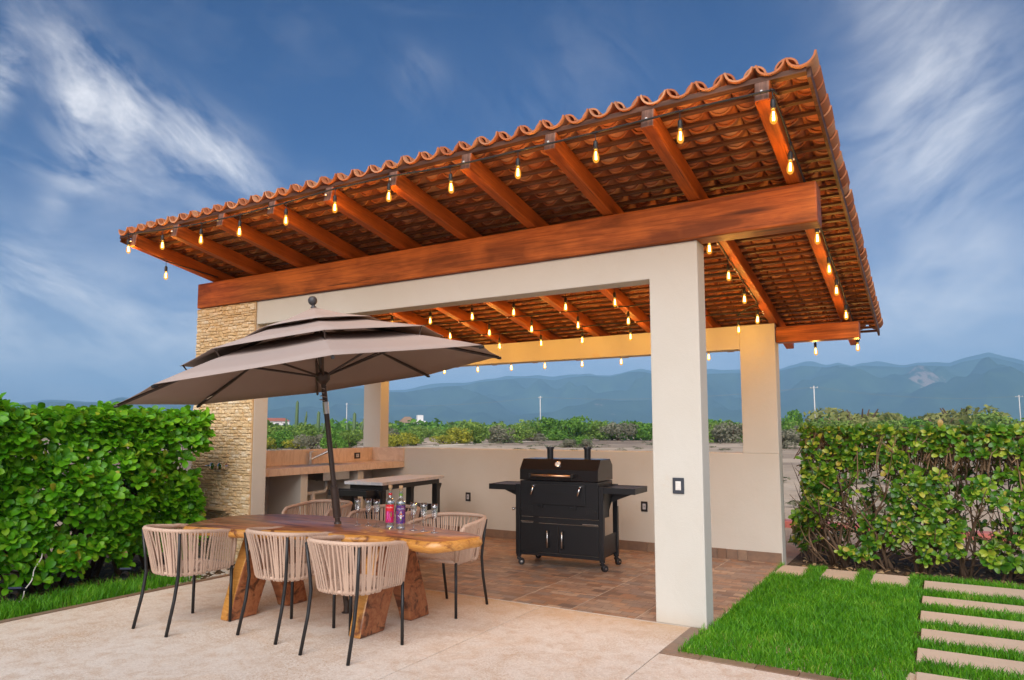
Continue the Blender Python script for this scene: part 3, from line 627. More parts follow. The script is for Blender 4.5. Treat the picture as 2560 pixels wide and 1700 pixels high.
# ================================================================== STRING LIGHTS
DROP = .17
hold = MB(); hold.tube([(0, 0, .006), (0, 0, -.065)], .0035, 6); hold.lathe([(0, -.058), (.012, -.060), (.017, -.07), (.0185, -.085), (.0185, -.115), (.015, -.124), (0, -.124)], 14); hold.tube([(-.016, 0, 0), (.016, 0, 0)], .008, 8)
hold_me = hold.mesh('lamp_holder', 'black_plastic', True)
bulb_me = MB().lathe([(.011, -.122), (.0125, -.132), (.019, -.15), (.0255, -.172), (.027, -.186), (.0245, -.202), (.016, -.214), (.006, -.219), (0, -.22)], 16).mesh('bulb', 'bulb_glass', True)
fb = MB()
for k in range(4):
    a = k*math.pi/2+.4; fb.tube([(.004*math.cos(a), .004*math.sin(a), -.140), (.0075*math.cos(a), .0075*math.sin(a), -.195)], .0024, 6)
fil_me = fb.mesh('filament', 'filament', True)
clip_me = MB().tube([(-.006, 0, 0), (.006, 0, 0)], .009, 8).mesh('cable_clip', 'white_plastic', True)
def lights(label, pts, ends, sag=.03, clips=()):
    """pts = bulb centres; the cable runs DROP+.01 above them from ends[0] to ends[1]"""
    pts = [Vector(p) for p in pts]; tops = [p+Vector((0, 0, DROP+.015)) for p in pts]
    o = thing('string_lights', label, 'string lights', tops[0], group='string lights under the pavilion roof'); org = tops[0]
    chain = [Vector(ends[0])]+tops+[Vector(ends[1])]; cp = []
    for a, b in zip(chain[:-1], chain[1:]):
        n = max(2, int((b-a).length/.08))
        for i in range(n):
            u = i/n; p = a.lerp(b, u); p.z += sag*.8*math.sin(math.pi*u); cp.append(p-org)
    cp.append(chain[-1]-org)
    MB().tube(cp, .0075, 6).build('cable', 'wire_black', o, smooth=True)
    for p in tops:
        d = Matrix.Rotation(random.uniform(0, 6.28), 4, 'Z') @ RX(random.uniform(-.05, .05))
        h = put('lamp_holder', hold_me, o, TR(*(p-org)) @ d @ Matrix.Diagonal((.88, .88, 1, 1))); put('bulb', bulb_me, h); put('filament', fil_me, h)
        L = bpy.data.lights.new('bulb_light', 'POINT'); L.energy = LAMP_W; L.color = (1., .53, .11); L.shadow_soft_size = .018
        lo = bpy.data.objects.new('bulb_light', L); col.objects.link(lo); lo.parent = h; lo.location = (0, 0, -.18)
    for c in clips: put('cable_clip', clip_me, o, TR(*(Vector(c)-org)))
zr = lambda y, off=0: Z0-SL*y+off
F_ = [(-6.066, 3.52), (-5.421, 3.476), (-4.766, 3.445), (-4.162, 3.438), (-3.515, 3.45), (-2.891, 3.47), (-2.266, 3.464), (-1.634, 3.424), (-1.008, 3.421), (-.377, 3.422), (.232, 3.432), (.817, 3.427)]
lights('front string of lit bulbs clipped along the rafter ends under the eave', [(x, -1.115, z) for x, z in F_], ((-6.15, -1.11, 3.70), (.83, -1.06, 3.61)), .0, [(x+.05, -1.106, 3.625) for x in RAFX])
lights('string of lit bulbs running along the outermost rafter on the open side', [(.826, y, zr(y, -.2)) for y in (-.594, .549, 1.203, 1.731, 2.435, 3.562)], ((.81, -1.06, 3.60), (.81, 4.0, zr(4.0, .02))), .02, [(.80, y, zr(y, .03)) for y in (-.3, .9, 2.1, 3.0)])
lights('string of lit bulbs along the rafter above the front column', [(-.03, y, zr(y, -.2)) for y in (.478, 1.105, 1.728, 2.36)]+[(-.31, 2.646, zr(2.646, -.2))], ((-.03, .2, zr(.2, .02)), (-.05, 2.95, zr(2.95, .0))), .02, [(-.04, y, zr(y, -.006)) for y in (.8, 1.4, 2.0, 2.7)])
def row(label, y, xs): lights(label, [(x, y, zr(y, -.2)) for x in xs], ((-6.0, y, zr(y, -.006)), (-.05, y, zr(y, -.006))), .015, [(x+.02, y, zr(y, -.008)) for x in RAFX[1:9]])
row('string of lit bulbs across the rafters just behind the front lintel', 1.47, (-5.06, -4.44, -3.816, -3.187, -2.591, -1.917, -1.332, -.72))
row('string of lit bulbs across the rafters in the middle of the ceiling', 2.07, (-5.2, -4.58, -3.95, -3.323, -2.691, -2.055, -1.414, -.79))
row('string of lit bulbs across the rafters closest to the back lintel', 2.62, (-5.42, -4.79, -4.15, -3.514, -2.866, -2.258, -1.607, -.98))
lights('outer string of bulbs hung behind the back wall between rafter tails', [(x, 3.64+.0*i, zr(3.64, -.2)) for i, x in enumerate((-5.82, -5.192, -4.553, -3.942, -3.354, -2.752, -2.147, -1.54, -.93, -.30, .356))], ((-6.0, 3.64, zr(3.64, -.006)), (.81, 3.70, zr(3.64, .0))), .01)
lights('single lit bulb on a loose cable under the far end rafter by the hedge', [(-5.99, -.70, 3.29)], ((-6.12, -1.10, 3.62), (-5.93, -.05, 3.40)), .0)

# ================================================================== TABLE
tb = thing('dining_table', 'live edge slab dining table of red brown wood on curved plank legs', 'table', (-2.65, -1.25, 0))
OUT = [(-3.72, -1.86), (-3.42, -1.79), (-3.15, -1.745), (-2.82, -1.62), (-2.56, -1.535), (-2.34, -1.55), (-2.05, -1.475), (-1.74, -1.47), (-1.52, -1.49), (-1.42, -1.40), (-1.355, -1.22), (-1.37, -1.08), (-1.63, -.97), (-1.94, -.885), (-2.26, -.825), (-2.68, -.775), (-3.13, -.765), (-3.62, -.85), (-3.84, -.99), (-3.98, -1.18), (-3.99, -1.42), (-3.92, -1.62), (-3.82, -1.78)]
def smooth_loop(P, n=4):
    out = []; m = len(P)
    for i in range(m):
        p0, p1, p2, p3 = (Vector(P[(i+k-1) % m]) for k in range(4))
        for j in range(n):
            t_ = j/n; out.append(.5*((2*p1)+(p2-p0)*t_+(2*p0-5*p1+4*p2-p3)*t_*t_+(3*p1-p0-3*p2+p3)*t_**3))
    return out
loop = [Vector((p.x+2.65, p.y+1.25)) for p in smooth_loop(OUT)]; n = len(loop); cen = sum(loop, Vector((0, 0)))/n
layers = []
for off, z in ((0, .74), (.010, .731), (.022, .712), (.024, .69), (.010, .668), (-.05, .655)):
    L_ = []
    for i, p in enumerate(loop):
        d = (loop[(i+1) % n]-loop[i-1]).normalized(); nrm = Vector((d.y, -d.x)); wob = .008*noise.noise(Vector((p.x*3, p.y*3, z*20)))
        thick = .92+.22*max(0, 1-abs(p.x-1.05)/.35)*(1 if p.y < -.05 else .4)
        L_.append((p.x+nrm.x*(off+wob*(off != 0)), p.y+nrm.y*(off+wob*(off != 0)), .74-(.74-z)*thick))
    layers.append(L_)
vs = [v for L_ in layers for v in L_]; k = len(layers)
top = MB().add(vs, [tuple(range(n))], 0)
top.f += [((a+1)*n+i, (a+1)*n+(i+1) % n, a*n+(i+1) % n, a*n+i) for a in range(k-1) for i in range(n)]; top.m += [1]*((k-1)*n)
top.f.append(tuple(range((k-1)*n, k*n))[::-1]); top.m.append(1)
o = top.build('tabletop', ['table_heartwood', 'table_sapwood'], tb, smooth=True, angle=50)
o.modifiers.new('tri', 'TRIANGULATE')
def leg(name, x, y_foot_out, y_foot_in, y_top0, y_top1, lean):
    # curved plank cut in the YZ plane, 0.12 m thick
    m = MB(); N = 8; outer = []; inner = []
    for i in range(N+1):
        u = i/N; z = .665*u; c = u**1.5
        outer.append((y_foot_out+(y_top0-y_foot_out)*(.35*u+.65*u**.8 if False else u**1.25), z)); inner.append((y_foot_in+(y_top1-y_foot_in)*u**1.1+.03*math.sign(y_top1-y_foot_in) if False else y_foot_in+(y_top1-y_foot_in)*u**1.15, z))
    poly = outer+inner[::-1]; side = [1]*N+[0]+[0]*N+[0]
    m.prism(poly, x-.06, x+.06, 'x', 0, side); ob = m.build(name, ['table_heartwood', 'table_sapwood'], tb, bevel=.014)
    return ob
for x, yc, s0 in ((-.74, -.06, 1), (.49, .12, 1)):
    leg('leg', x, yc-.42, yc-.15, yc-.20, yc+.12, 1)
    leg('leg', x+.005, yc+.40, yc+.16, yc+.16, yc-.16, 1)

# ================================================================== CHAIRS
def make_chair():
    t = thing('rope_chair', 'x', 'chair', group='woven rope armchairs around the table')
    # rim: U curve, front open (+y), z falls to the front then drops to the seat frame
    def rim(u):   # u in [-1,1] along the U
        a = u*R(104); rx, ry = .285, .27
        if abs(a) <= R(90): x, y = rx*math.copysign(abs(math.sin(a))**.72, a), -ry*max(0, math.cos(a))**.72
        else: x, y = rx*math.copysign(1, a), ry*.9*(abs(a)-R(90))
        return Vector((x, y, .765-.05*max(0, (y+.27)/.5)**1.3))
    def seat(u):
        a = u*R(104); rx, ry = .225, .205
        if abs(a) <= R(90): x, y = rx*math.copysign(abs(math.sin(a))**.72, a), -ry*max(0, math.cos(a))**.72
        else: x, y = rx*math.copysign(1, a), ry*1.05*(abs(a)-R(90))
        return Vector((x, y+.01, .43+.012*(y > 0)))
    FR = .245
    side = lambda s: [Vector((s*.285, .10, rim(1).z)), Vector((s*.285, .19, rim(1).z-.012)), Vector((s*.283, .235, rim(1).z-.05)), Vector((s*.262, .250, .60)), Vector((s*.240, FR, .445))]
    us = np.linspace(-1, 1, 33)
    rp = side(-1)[::-1]+[rim(u) for u in us]+side(1)
    MB().tube(rp, .0165, 10).build('rim', 'rope_wrap', t, smooth=True)
    sp_ = [Vector((-.240, FR, .443))]+[seat(u) for u in us]+[Vector((.240, FR, .443))]
    MB().tube(sp_+[sp_[0]], .0145, 8).build('seat_frame', 'rope_wrap', t, smooth=True)
    # flat rope straps between rim and seat frame, with one wrapped turn below
    pos = []
    for k in range(42): pos.append(-1+2*(k+.5+random.uniform(-.22, .22))/42)
    arm = [i/9 for i in range(1, 9)]
    def strand(p, q, outn):
        d = (p-q).normalized(); sdv = d.cross(outn).normalized(); hw = .0062; th = .0032
        pts = [p+outn*.017, p.lerp(q, .5)+outn*.012, q+outn*.016, q-Vector((0, 0, .018))+outn*.006, q-Vector((0, 0, .016))-outn*.012]
        vs = []
        for c in pts:
            for a, b in ((-1, -1), (1, -1), (1, 1), (-1, 1)): vs.append(c+sdv*hw*a+outn*th*b)
        fs = [(i*4+k, i*4+(k+1) % 4, i*4+4+(k+1) % 4, i*4+4+k) for i in range(4) for k in range(4)]+[(3, 2, 1, 0), (16, 17, 18, 19)]
        MB().add(vs, fs).build('rope_strand', 'rope', t, smooth=False)
    for u in pos:
        p = rim(u); q = seat(max(-1, min(1, u+(.022 if random.random() < .5 else -.022)+random.uniform(-.012, .012)))); n_ = Vector((p.x, p.y-.02, 0)).normalized(); strand(p, q, n_)
    for s in (-1, 1):
        for a in arm:
            p = Vector((s*.285, .0+.19*a+.03, rim(1).z-.006)); q = Vector((s*(.225+.016*a), .04+a*.20, .44)); strand(p, q, Vector((s, 0, 0)))
    # woven seat
    for i in range(15):
        y = -.18+.42*i/14; hw = .215*math.sqrt(max(.05, 1-(min(0, y+.02)/.205)**2)) if y < 0 else .225+.012*(y/.24)
        pts = [(-hw+2*hw*j/14, y, .447+.0045*math.sin(math.pi*(j+i))-.012*math.sin(math.pi*j/14)) for j in range(15)]
        MB().tube(pts, .0085, 5, flat=.45).build('seat_strap', 'rope', t)
    for i in range(12):
        x = -.195+.39*i/11; y0 = -.195*math.sqrt(max(.03, 1-(x/.225)**2))
        pts = [(x, y0+(FR-y0)*j/14, .447-.0045*math.sin(math.pi*(j+i+.0)+math.pi/2)-.012*math.sin(math.pi*j/14)) for j in range(15)]
        MB().tube(pts, .0085, 5, flat=.45).build('seat_strap', 'rope', t)
    for s in (-1, 1):
        MB().tube([(s*.215, -.280, 0), (s*.209, -.222, .25), (s*.209, -.198, .42), (s*.218, -.202, .52), (s*.243, -.220, .745)], [.0125, .0125, .0125, .012, .011], 10).build('leg', 'black_metal', t, smooth=True)
        MB().tube([(s*.245, .245, 0), (s*.242, .245, .44)], .0125, 10).build('leg', 'black_metal', t, smooth=True)
    return t
CH = [(-3.59, -1.955, R(-1), 'woven rope armchair at the patio side of the table, by the hedge end'),
      (-2.745, -1.66, R(-2), 'woven rope armchair at the patio side of the table, middle of the three'),
      (-1.995, -1.74, R(1.5), 'woven rope armchair at the patio side of the table, by its tapered end'),
      (-2.085, -.48, R(181), 'woven rope armchair tucked behind the table in front of the grill'),
      (-3.02, -.22, R(176), 'woven rope armchair on the pavilion side of the table, behind the bottles'),
      (-3.93, -.20, R(184), 'woven rope armchair on the pavilion side of the table, beside the stone pier')]
c0 = make_chair()
for i, (x, y, rz, lb) in enumerate(CH):
    o = c0 if i == 0 else copy_tree(c0); o.location = (x, y, 0); o.rotation_euler = (0, 0, rz); o['label'] = lb

# ================================================================== UMBRELLA
UC = Vector((-2.82227, -1.27515, 1.95754)); UN = Vector((-.118745, -.0925367, .988603)); UA = Vector((-.99286, 0, -.119257)); UB = Vector((.0110356, -.995709, -.0918763)); SPIN = .834317
base = Vector((-2.736, -1.028, 0))
um = thing('patio_umbrella', 'taupe three tier patio umbrella tilted over the table on a bronze pole', 'umbrella', base)
def up(h, r, a): return UC+UN*h+(UA*math.cos(a)+UB*math.sin(a))*r-base
def tier(name, prof, sagdrop, edge):
    m = MB(); NS = 8; vs = []; n = len(prof)   # 8 panels, NS columns each
    for k in range(8*NS):
        a = SPIN+2*math.pi*k/(8*NS); u = (k % NS)/NS; s = math.sin(math.pi*u)
        fl_ = math.cos(math.pi/8)/math.cos((u-.5)*math.pi/4)      # straight chords between ribs
        for i, (r, h) in enumerate(prof):
            e = i/(n-1); vs.append(up(h-sagdrop*s*e*(1-.6*e)+ (edge*s if i == n-1 else 0), r*(fl_ if r > 0 else 1)*(1-.012*s*e), a))
    K = 8*NS
    fs = [(k*n+i, k*n+i+1, ((k+1) % K)*n+i+1, ((k+1) % K)*n+i) for k in range(K) for i in range(n-1)]
    o = m.add(vs, fs).build(name, 'canopy_fabric', um, smooth=True, angle=16)
    so = o.modifiers.new('solid', 'SOLIDIFY'); so.thickness = .003; return o
c1 = tier('canopy', [(.50, .315), (.80, .245), (1.10, .155), (1.36, .07), (1.5627, 0)], .03, .012)
tier('canopy_tier', [(.20, .475), (.45, .42), (.75, .335), (1.08, .24)], .022, .012)
tier('canopy_tier', [(.015, .605), (.12, .565), (.33, .485), (.57, .42)], .012, .010)
for i in range(8):
    a = SPIN+math.pi/4*i
    rb = MB().tube([up(.455, .05, a), up(.40, .40, a), up(.262, .75, a), up(.135, 1.10, a), up(-.012, 1.555, a)], .011, 6, flat=1.3).build('rib', 'bronze_pole', um)
    MB().tube([up(.02, .045, a), up(.225, .78, a)], .009, 6).build('strut', 'bronze_pole', rb)
    MB().tube([up(-.014, 1.54, a), up(-.018, 1.575, a)], .013, 6).build('rib_cap', 'black_plastic', rb)
    MB().tube([up(.245, 1.06, a), up(.17, 1.02, a)], .006, 5).build('tier_stay', 'bronze_pole', rb)
MB().lathe([(.055, -.02), (.06, 0), (.06, .03), (.04, .05), (.024, .055), (.024, -.05), (.055, -.02)], 14, Matrix.Translation(UC-base) @ UN.to_track_quat('Z', 'Y').to_matrix().to_4x4()).build('runner_hub', 'bronze_pole', um, smooth=True, angle=40)
pd = (UC-base).normalized(); Mp = pd.to_track_quat('Z', 'Y').to_matrix().to_4x4(); LP = (UC-base).length
MB().lathe([(0, 0), (.0215, 0), (.0215, LP-.02)], 16, Mp).build('pole', 'bronze_pole', um, smooth=True, angle=40)
MB().tube([UC-base-pd*.02, UC-base+UN*.56], .019, 12).build('upper_pole', 'bronze_pole', um, smooth=True)
MB().lathe([(.0222, LP-.30), (.0245, LP-.298), (.0245, LP-.20), (.0222, LP-.198)], 16, Mp).build('tilt_collar', 'brushed_steel', um, smooth=True, angle=40)
MB().lathe([(.0222, .80), (.032, .803), (.033, 1.06), (.0222, 1.063)], 16, Mp).build('pole_sleeve', 'bronze_pole', um, smooth=True, angle=40)
MB().lathe([(.0222, .64), (.030, .64), (.030, .76), (.026, .765), (.0222, .765)], 16, Mp).build('table_bushing', 'bronze_pole', um, smooth=True, angle=40)
MB().lathe([(0, .595), (.022, .595), (.024, .612), (.014, .620), (.015, .628), (.027, .636), (.036, .650), (.0385, .666), (.036, .682), (.027, .696), (.014, .703), (0, .705)], 18, Matrix.Translation(UC-base) @ UN.to_track_quat('Z', 'Y').to_matrix().to_4x4()).build('finial', 'finial_grey', um, smooth=True)
MB().lathe([(.0225, .10), (.029, .10), (.029, .0), (.045, .0), (.045, .004), (.029, .006)], 20).build('ground_sleeve', 'bronze_pole', um, smooth=True, angle=30)
cordp = [UC-base+pd*(-.06)+Vector((.03*math.cos(k*1.9), .03*math.sin(k*1.9), -.01*k)) for k in range(14)]
MB().tube(cordp, .0035, 5).build('cord', 'canopy_fabric', um)
MB().add([up(.03, 1.40, SPIN+math.pi/4*7+.01), up(.05, 1.33, SPIN+math.pi/4*7+.01), up(.045, 1.33, SPIN+math.pi/4*7+.035), up(.025, 1.40, SPIN+math.pi/4*7+.035)], [(0, 1, 2, 3)]).build('care_tag', 'house_white', um)

# ================================================================== GLASSES AND BOTTLES
TT = .7405
gprof = [(.0, .002), (.030, .0), (.032, .0015), (.020, .006), (.006, .012), (.0036, .03), (.0034, .085), (.0055, .094), (.013, .105), (.0215, .130), (.0255, .160), (.0262, .185), (.0245, .218), (.0238, .218), (.0254, .185), (.0246, .160), (.0205, .131), (.012, .108), (.0, .101)]
gme = MB().lathe(gprof[:8]+gprof[8:], 24).mesh('glass_body', 'clear_glass', True)
eme = MB()
for k in range(4):
    for j in range(4-(k == 0)*2): 
        a = -.5+.3*j; eme.add([(.0266*math.sin(a), -.0266*math.cos(a), .165+.008*k), (.0266*math.sin(a+.22), -.0266*math.cos(a+.22), .165+.008*k), (.0266*math.sin(a+.22), -.0266*math.cos(a+.22), .1675+.008*k), (.0266*math.sin(a), -.0266*math.cos(a), .1675+.008*k)], [(0, 1, 2, 3)])
eme = eme.mesh('etched_mark', 'clear_glass')
GL = [(-2.57, -1.10, 'empty champagne flute standing closest to the umbrella pole'), (-2.47, -1.08, 'empty champagne flute second from the umbrella pole'), (-2.37, -1.09, 'empty champagne flute beside the red labelled bottle'),
      (-1.97, -1.11, 'empty champagne flute beside the purple labelled bottle'), (-1.87, -1.11, 'empty champagne flute second from the purple labelled bottle'), (-1.75, -1.13, 'empty champagne flute nearest the tapered table end')]
for x, y, lb in GL:
    t = thing('champagne_flute', lb, 'glass', (x, y, TT), random.uniform(.2, .7), 'champagne flutes on the table'); put('glass_body', gme, t); put('etched_mark', eme, t)
def text_mesh(txt, size, mat):
    cu = bpy.data.curves.new('t', 'FONT'); cu.body = txt; cu.size = size; cu.align_x = 'CENTER'; cu.resolution_u = 3
    ob = bpy.data.objects.new('t', cu); col.objects.link(ob); dg = bpy.context.evaluated_depsgraph_get()
    me = bpy.data.meshes.new_from_object(ob.evaluated_get(dg)); bpy.data.objects.remove(ob); me.materials.clear(); me.materials.append(MATS[mat]); return me
def wrap(me, rad, z):
    for v in me.vertices:
        a = v.co.x/rad; v.co = Vector((rad*math.sin(a), -rad*math.cos(a), z+v.co.y))
    return me
def patch(mb, poly, rad, mi=0):   # polygon given as (arc, z) laid round the bottle
    mb.add([(rad*math.sin(a/rad), -rad*math.cos(a/rad), z) for a, z in poly], [tuple(range(len(poly)))], mi); return mb
def ell(cx, cz, rx, rz, n=14): return [(cx+rx*math.cos(2*math.pi*k/n), cz+rz*math.sin(2*math.pi*k/n)) for k in range(n)]
def bottle(x, y, label, lab):
    t = thing('spirit_bottle', label, 'bottle', (x, y, TT), R(26) if lab == 'red' else R(40), 'clear spirit bottles on the table')
    MB().lathe([(0, .004), (.034, 0), (.0365, .004), (.037, .02), (.037, .205), (.034, .222), (.020, .236), (.0145, .248), (.0140, .30), (.0165, .302), (.0165, .318), (.0125, .319)], 28).build('bottle_body', 'bottle_glass', t, smooth=True, angle=50)
    MB().lathe([(0, .012), (.033, .012), (.0345, .03), (.0345, .205), (0, .2055)], 28).build('clear_spirit', 'bottle_glass', t, smooth=True, angle=50)
    MB().lathe([(0, .300), (.0115, .300), (.0118, .3195), (.0165, .320), (.0165, .338), (.014, .342), (0, .342)], 16).build('cork', 'cork', t, smooth=True, angle=40)
    m = MB(); n = 17
    for k in range(n):
        a = (-1.15+2.3*k/(n-1)) if lab == 'red' else (-1.35+2.7*k/(n-1))
        for z in (.048, .190): m.v.append((.0374*math.sin(a), -.0374*math.cos(a), z))
    m.f = [(2*k, 2*k+2, 2*k+3, 2*k+1) for k in range(n-1)]; m.m = [0]*(n-1)
    L = m.build('paper_label', 'label_red' if lab == 'red' else 'label_purple', t, smooth=True)
    r2 = .0377; put('lettering', wrap(text_mesh('COLORES', .0135, 'print_white'), r2, .158 if lab != 'red' else .163), L)
    for zz, ww, hh in ((.176, .017, .0022), (.152, .010, .002)) if lab != 'red' else ((.180, .022, .0016), (.175, .014, .0014), (.157, .010, .0014), (.152, .013, .0012)):
        b = MB(); patch(b, [(-ww, zz), (ww, zz), (ww, zz+hh), (-ww, zz+hh)], r2); b.build('text_line', 'print_white', L)
    if lab == 'red':
        b = MB(); patch(b, [(-.02, .06), (-.006, .07), (-.010, .10), (-.004, .13), (-.012, .142), (-.02, .12), (-.016, .09)], r2); patch(b, [(-.004, .065), (.012, .06), (.014, .085), (.004, .10), (.006, .125), (-.001, .11)], r2); b.build('printed_flower', 'print_pink', L)
        b = MB(); patch(b, [(.014, .095), (.021, .10), (.022, .122), (.018, .135), (.014, .12)], r2); b.build('printed_leaf', 'print_green', L)
    else:
        b = MB(); patch(b, [(-.030, .118), (-.006, .112), (0, .125), (.006, .112), (.030, .118), (.028, .138), (0, .132), (-.028, .138)], r2); b.build('printed_wings', 'print_red', L)
        b = MB(); patch(b, ell(0, .122, .012, .006), r2+.0001); b.build('printed_band', 'print_orange', L)
        b = MB(); patch(b, ell(0, .103, .0105, .0105), r2+.0002); patch(b, [(-.006, .095), (.006, .095), (.005, .087), (-.005, .087)], r2+.0002); 
        for s in (-1, 1): patch(b, [(s*.014, .108), (s*.024, .113), (s*.026, .108), (s*.016, .103)][::s], r2+.0002)
        for s in (-1, 0, 1): patch(b, [(s*.0055-.0012, .128), (s*.0055+.0012, .128), (s*.0055+.0008, .142), (s*.0055-.0008, .142)], r2+.0002)
        sk_ = b.build('printed_skull', 'print_white', L)
        b = MB()
        for s in (-1, 1): patch(b, ell(s*.0043, .102, .0032, .0036), r2+.0004)
        b.build('printed_eyes', 'print_dark', L)
        b = MB(); patch(b, ell(0, .080, .007, .006), r2+.0003); b.build('printed_leaf', 'print_green', L)
    b = MB(); m_ = 'print_red' if lab == 'red' else 'print_green'
    b.lathe([(.0148, .262), (.0152, .263), (.0152, .278), (.0148, .279)], 20); b.build('neck_tag', m_, t, smooth=True)
bottle(-2.21, -1.11, 'tall clear spirit bottle with red label and cork stopper', 'red')
bottle(-2.10, -1.11, 'tall clear spirit bottle with purple skull label and cork stopper', 'purple')

# ================================================================== GRILL
g = thing('charcoal_grill', 'large black charcoal grill cabinet with twin chimneys and side shelves', 'grill', (-2.575, 1.50, 0), math.atan2(.067, 1.019))
GB = 'grill_black'
for x in (-.015, .985):
    for y in (0, .455): MB().box(x, x+.055, y, y+.05, .12, .905).build('post', GB, g, bevel=.003)
MB().box(.04, .985, .012, .49, .12, .155).build('bottom_tray', GB, g, bevel=.003)
for x0, x1, hx in ((.043, .508, .39), (.514, .982, .565)):
    d = MB().box(x0, x1, .004, .024, .16, .478).build('cabinet_door', GB, g, bevel=.003)
    MB().tube([(hx, -.03, .225), (hx, -.03, .405)], .0095, 10).build('door_handle', 'brushed_steel', d, smooth=True)
    for z in (.235, .395): MB().box(hx-.013, hx+.013, -.028, .0035, z-.014, z+.014).build('handle_bracket', 'black_plastic', d)
MB().box(.041, .984, .006, .03, .482, .543).build('front_rail', GB, g, bevel=.003)
for x0, x1 in ((.05, .21), (.80, .98)): MB().box(x0, x1, -.001, .0055, .492, .498).build('trim_strip', 'chrome', g)
MB().box(1.005, 1.025, .052, .453, .155, .37).build('side_panel', GB, g, bevel=.003)
MB().box(-.005, .012, .052, .453, .155, .37).build('side_panel', GB, g, bevel=.003)
fbx = MB().prism([(-.002, .548), (-.002, .948), (.475, .948), (.475, .74), (.36, .62), (.36, .548)], .044, .981, 'x').build('firebox', GB, g, bevel=.004)
for x0, x1 in ((.06, .19), (.83, .96)):
    MB().box(x0-.012, x1+.012, -.006, -.0025, .595, .672).build('vent_plate', GB, fbx, bevel=.001)
    for i in range(5): MB().box(x0+.006+i*.025, x0+.018+i*.025, -.0085, -.0065, .61, .657).build('vent_slot', 'black_plastic', fbx)
    MB().lathe([(0, 0), (.013, 0), (.012, .016), (0, .018)], 12, TR(x0 if x0 < .5 else x1-.004, -.0065, .632) @ RX(R(90))).build('vent_knob', 'black_plastic', fbx)
cdz = MB().box(.185, .838, -.016, -.003, .690, .915).build('charcoal_door', GB, fbx, bevel=.004)
for x in (.215, .775): 
    MB().tube([(x+.015, -.045, .895), (x-.01, -.055, .80)], [.011, .012], 10).build('door_handle', 'chrome', cdz, smooth=True)
    MB().lathe([(0, 0), (.013, 0), (.013, .032), (0, .034)], 12, TR(x+.015, -.0165, .893) @ RX(R(90))).build('handle_knob', 'chrome', cdz, smooth=True, angle=40)
em = MB(); em.box(.41, .63, -.0185, -.0165, .800, .832); em.build('emblem_plate', GB, cdz, bevel=.002)
em = MB()
for i in range(9): em.box(.425+i*.022, .440+i*.022, -.0205, -.0187, .806, .826)
em.build('emblem_letters', GB, cdz)
for x in (.30, .70): MB().prism([(x-.045, .650), (x+.03, .650), (x+.03, .69), (x+.005, .69), (x+.005, .672), (x-.045, .672)], -.022, -.0025, 'y').build('latch', GB, fbx, bevel=.002)
lid = MB().prism([(-.006, .955), (-.006, 1.075), (.085, 1.192), (.40, 1.192), (.478, 1.12), (.478, .955)], .04, .985, 'x').build('lid', 'grill_lid', g, bevel=.006)
MB().tube([(.21, -.062, 1.012), (.70, -.062, 1.012)], .0135, 14).build('lid_handle', 'copper_bar', lid, smooth=True)
for x in (.20, .705): MB().box(x-.013, x+.013, -.078, -.0065, .992, 1.032).build('handle_bracket', 'black_plastic', lid, bevel=.003)
th = TR(.50, .038, 1.133) @ RX(R(52)) 
MB().lathe([(.024, 0), (.038, 0), (.038, .014), (.031, .016), (.030, .010)], 24, th).build('thermometer_bezel', 'chrome', lid, smooth=True, angle=40)
MB().lathe([(0, .011), (.030, .010)], 24, th).build('thermometer_dial', 'house_white', lid)
MB().box(-.002, .002, -.004, .024, .012, .0135, M=th @ RZ(.8)).build('dial_needle', 'kerb_red', lid)
for x in (.31, .77):
    c = MB().lathe([(.036, 1.19), (.038, 1.305), (.036, 1.305)], 20, TR(x, .25, 0)).build('chimney', GB, lid, smooth=True, angle=40)
    MB().lathe([(0, 1.325), (.045, 1.325), (.047, 1.320), (.047, 1.303), (.038, 1.301)], 20, TR(x, .25, 0)).build('chimney_cap', GB, c, smooth=True, angle=40)
for x0, x1 in ((-.365, -.018), (1.042, 1.395)):
    s_ = MB(); s_.box(x0, x1, .0, .02, .835, .898); s_.box(x0, x1, .43, .45, .835, .898); s_.box(x0, x0+.02, .0205, .4295, .835, .898); s_.box(x1-.02, x1, .0205, .4295, .835, .898)
    so2 = s_.build('side_shelf', GB, g, bevel=.002)
    for i in range(5):
        a = x0+.024+i*(x1-x0-.048)/5; MB().box(a+.003, a+(x1-x0-.048)/5-.006, .021, .429, .880, .894).build('slat', GB, so2, bevel=.002)
    MB().prism([(x0+.06 if x0 < 0 else x1-.06, .834), (x0+.30 if x0 < 0 else x1-.30, .834), (-.016 if x0 < 0 else 1.041, .72)], .2, .22, 'y').build('shelf_bracket', GB, so2)
MB().box(-.045, -.016, .20, .24, .64, .80).build('crank_plate', GB, g, bevel=.003)
for i in range(5): MB().box(-.0475, -.0455, .208, .232, .655+.026*i, .668+.026*i).build('crank_notch', 'brushed_steel', g)
MB().tube([(-.03, .20, .66), (-.05, .12, .63), (-.06, .06, .62)], .008, 8).tube([(-.06, .06, .62), (-.085, .05, .615)], .017, 10).build('crank_handle', 'chrome', g, smooth=True)
MB().box(1.041, 1.043, .46, .49, .66, .76).build('rating_label', 'house_white', g)
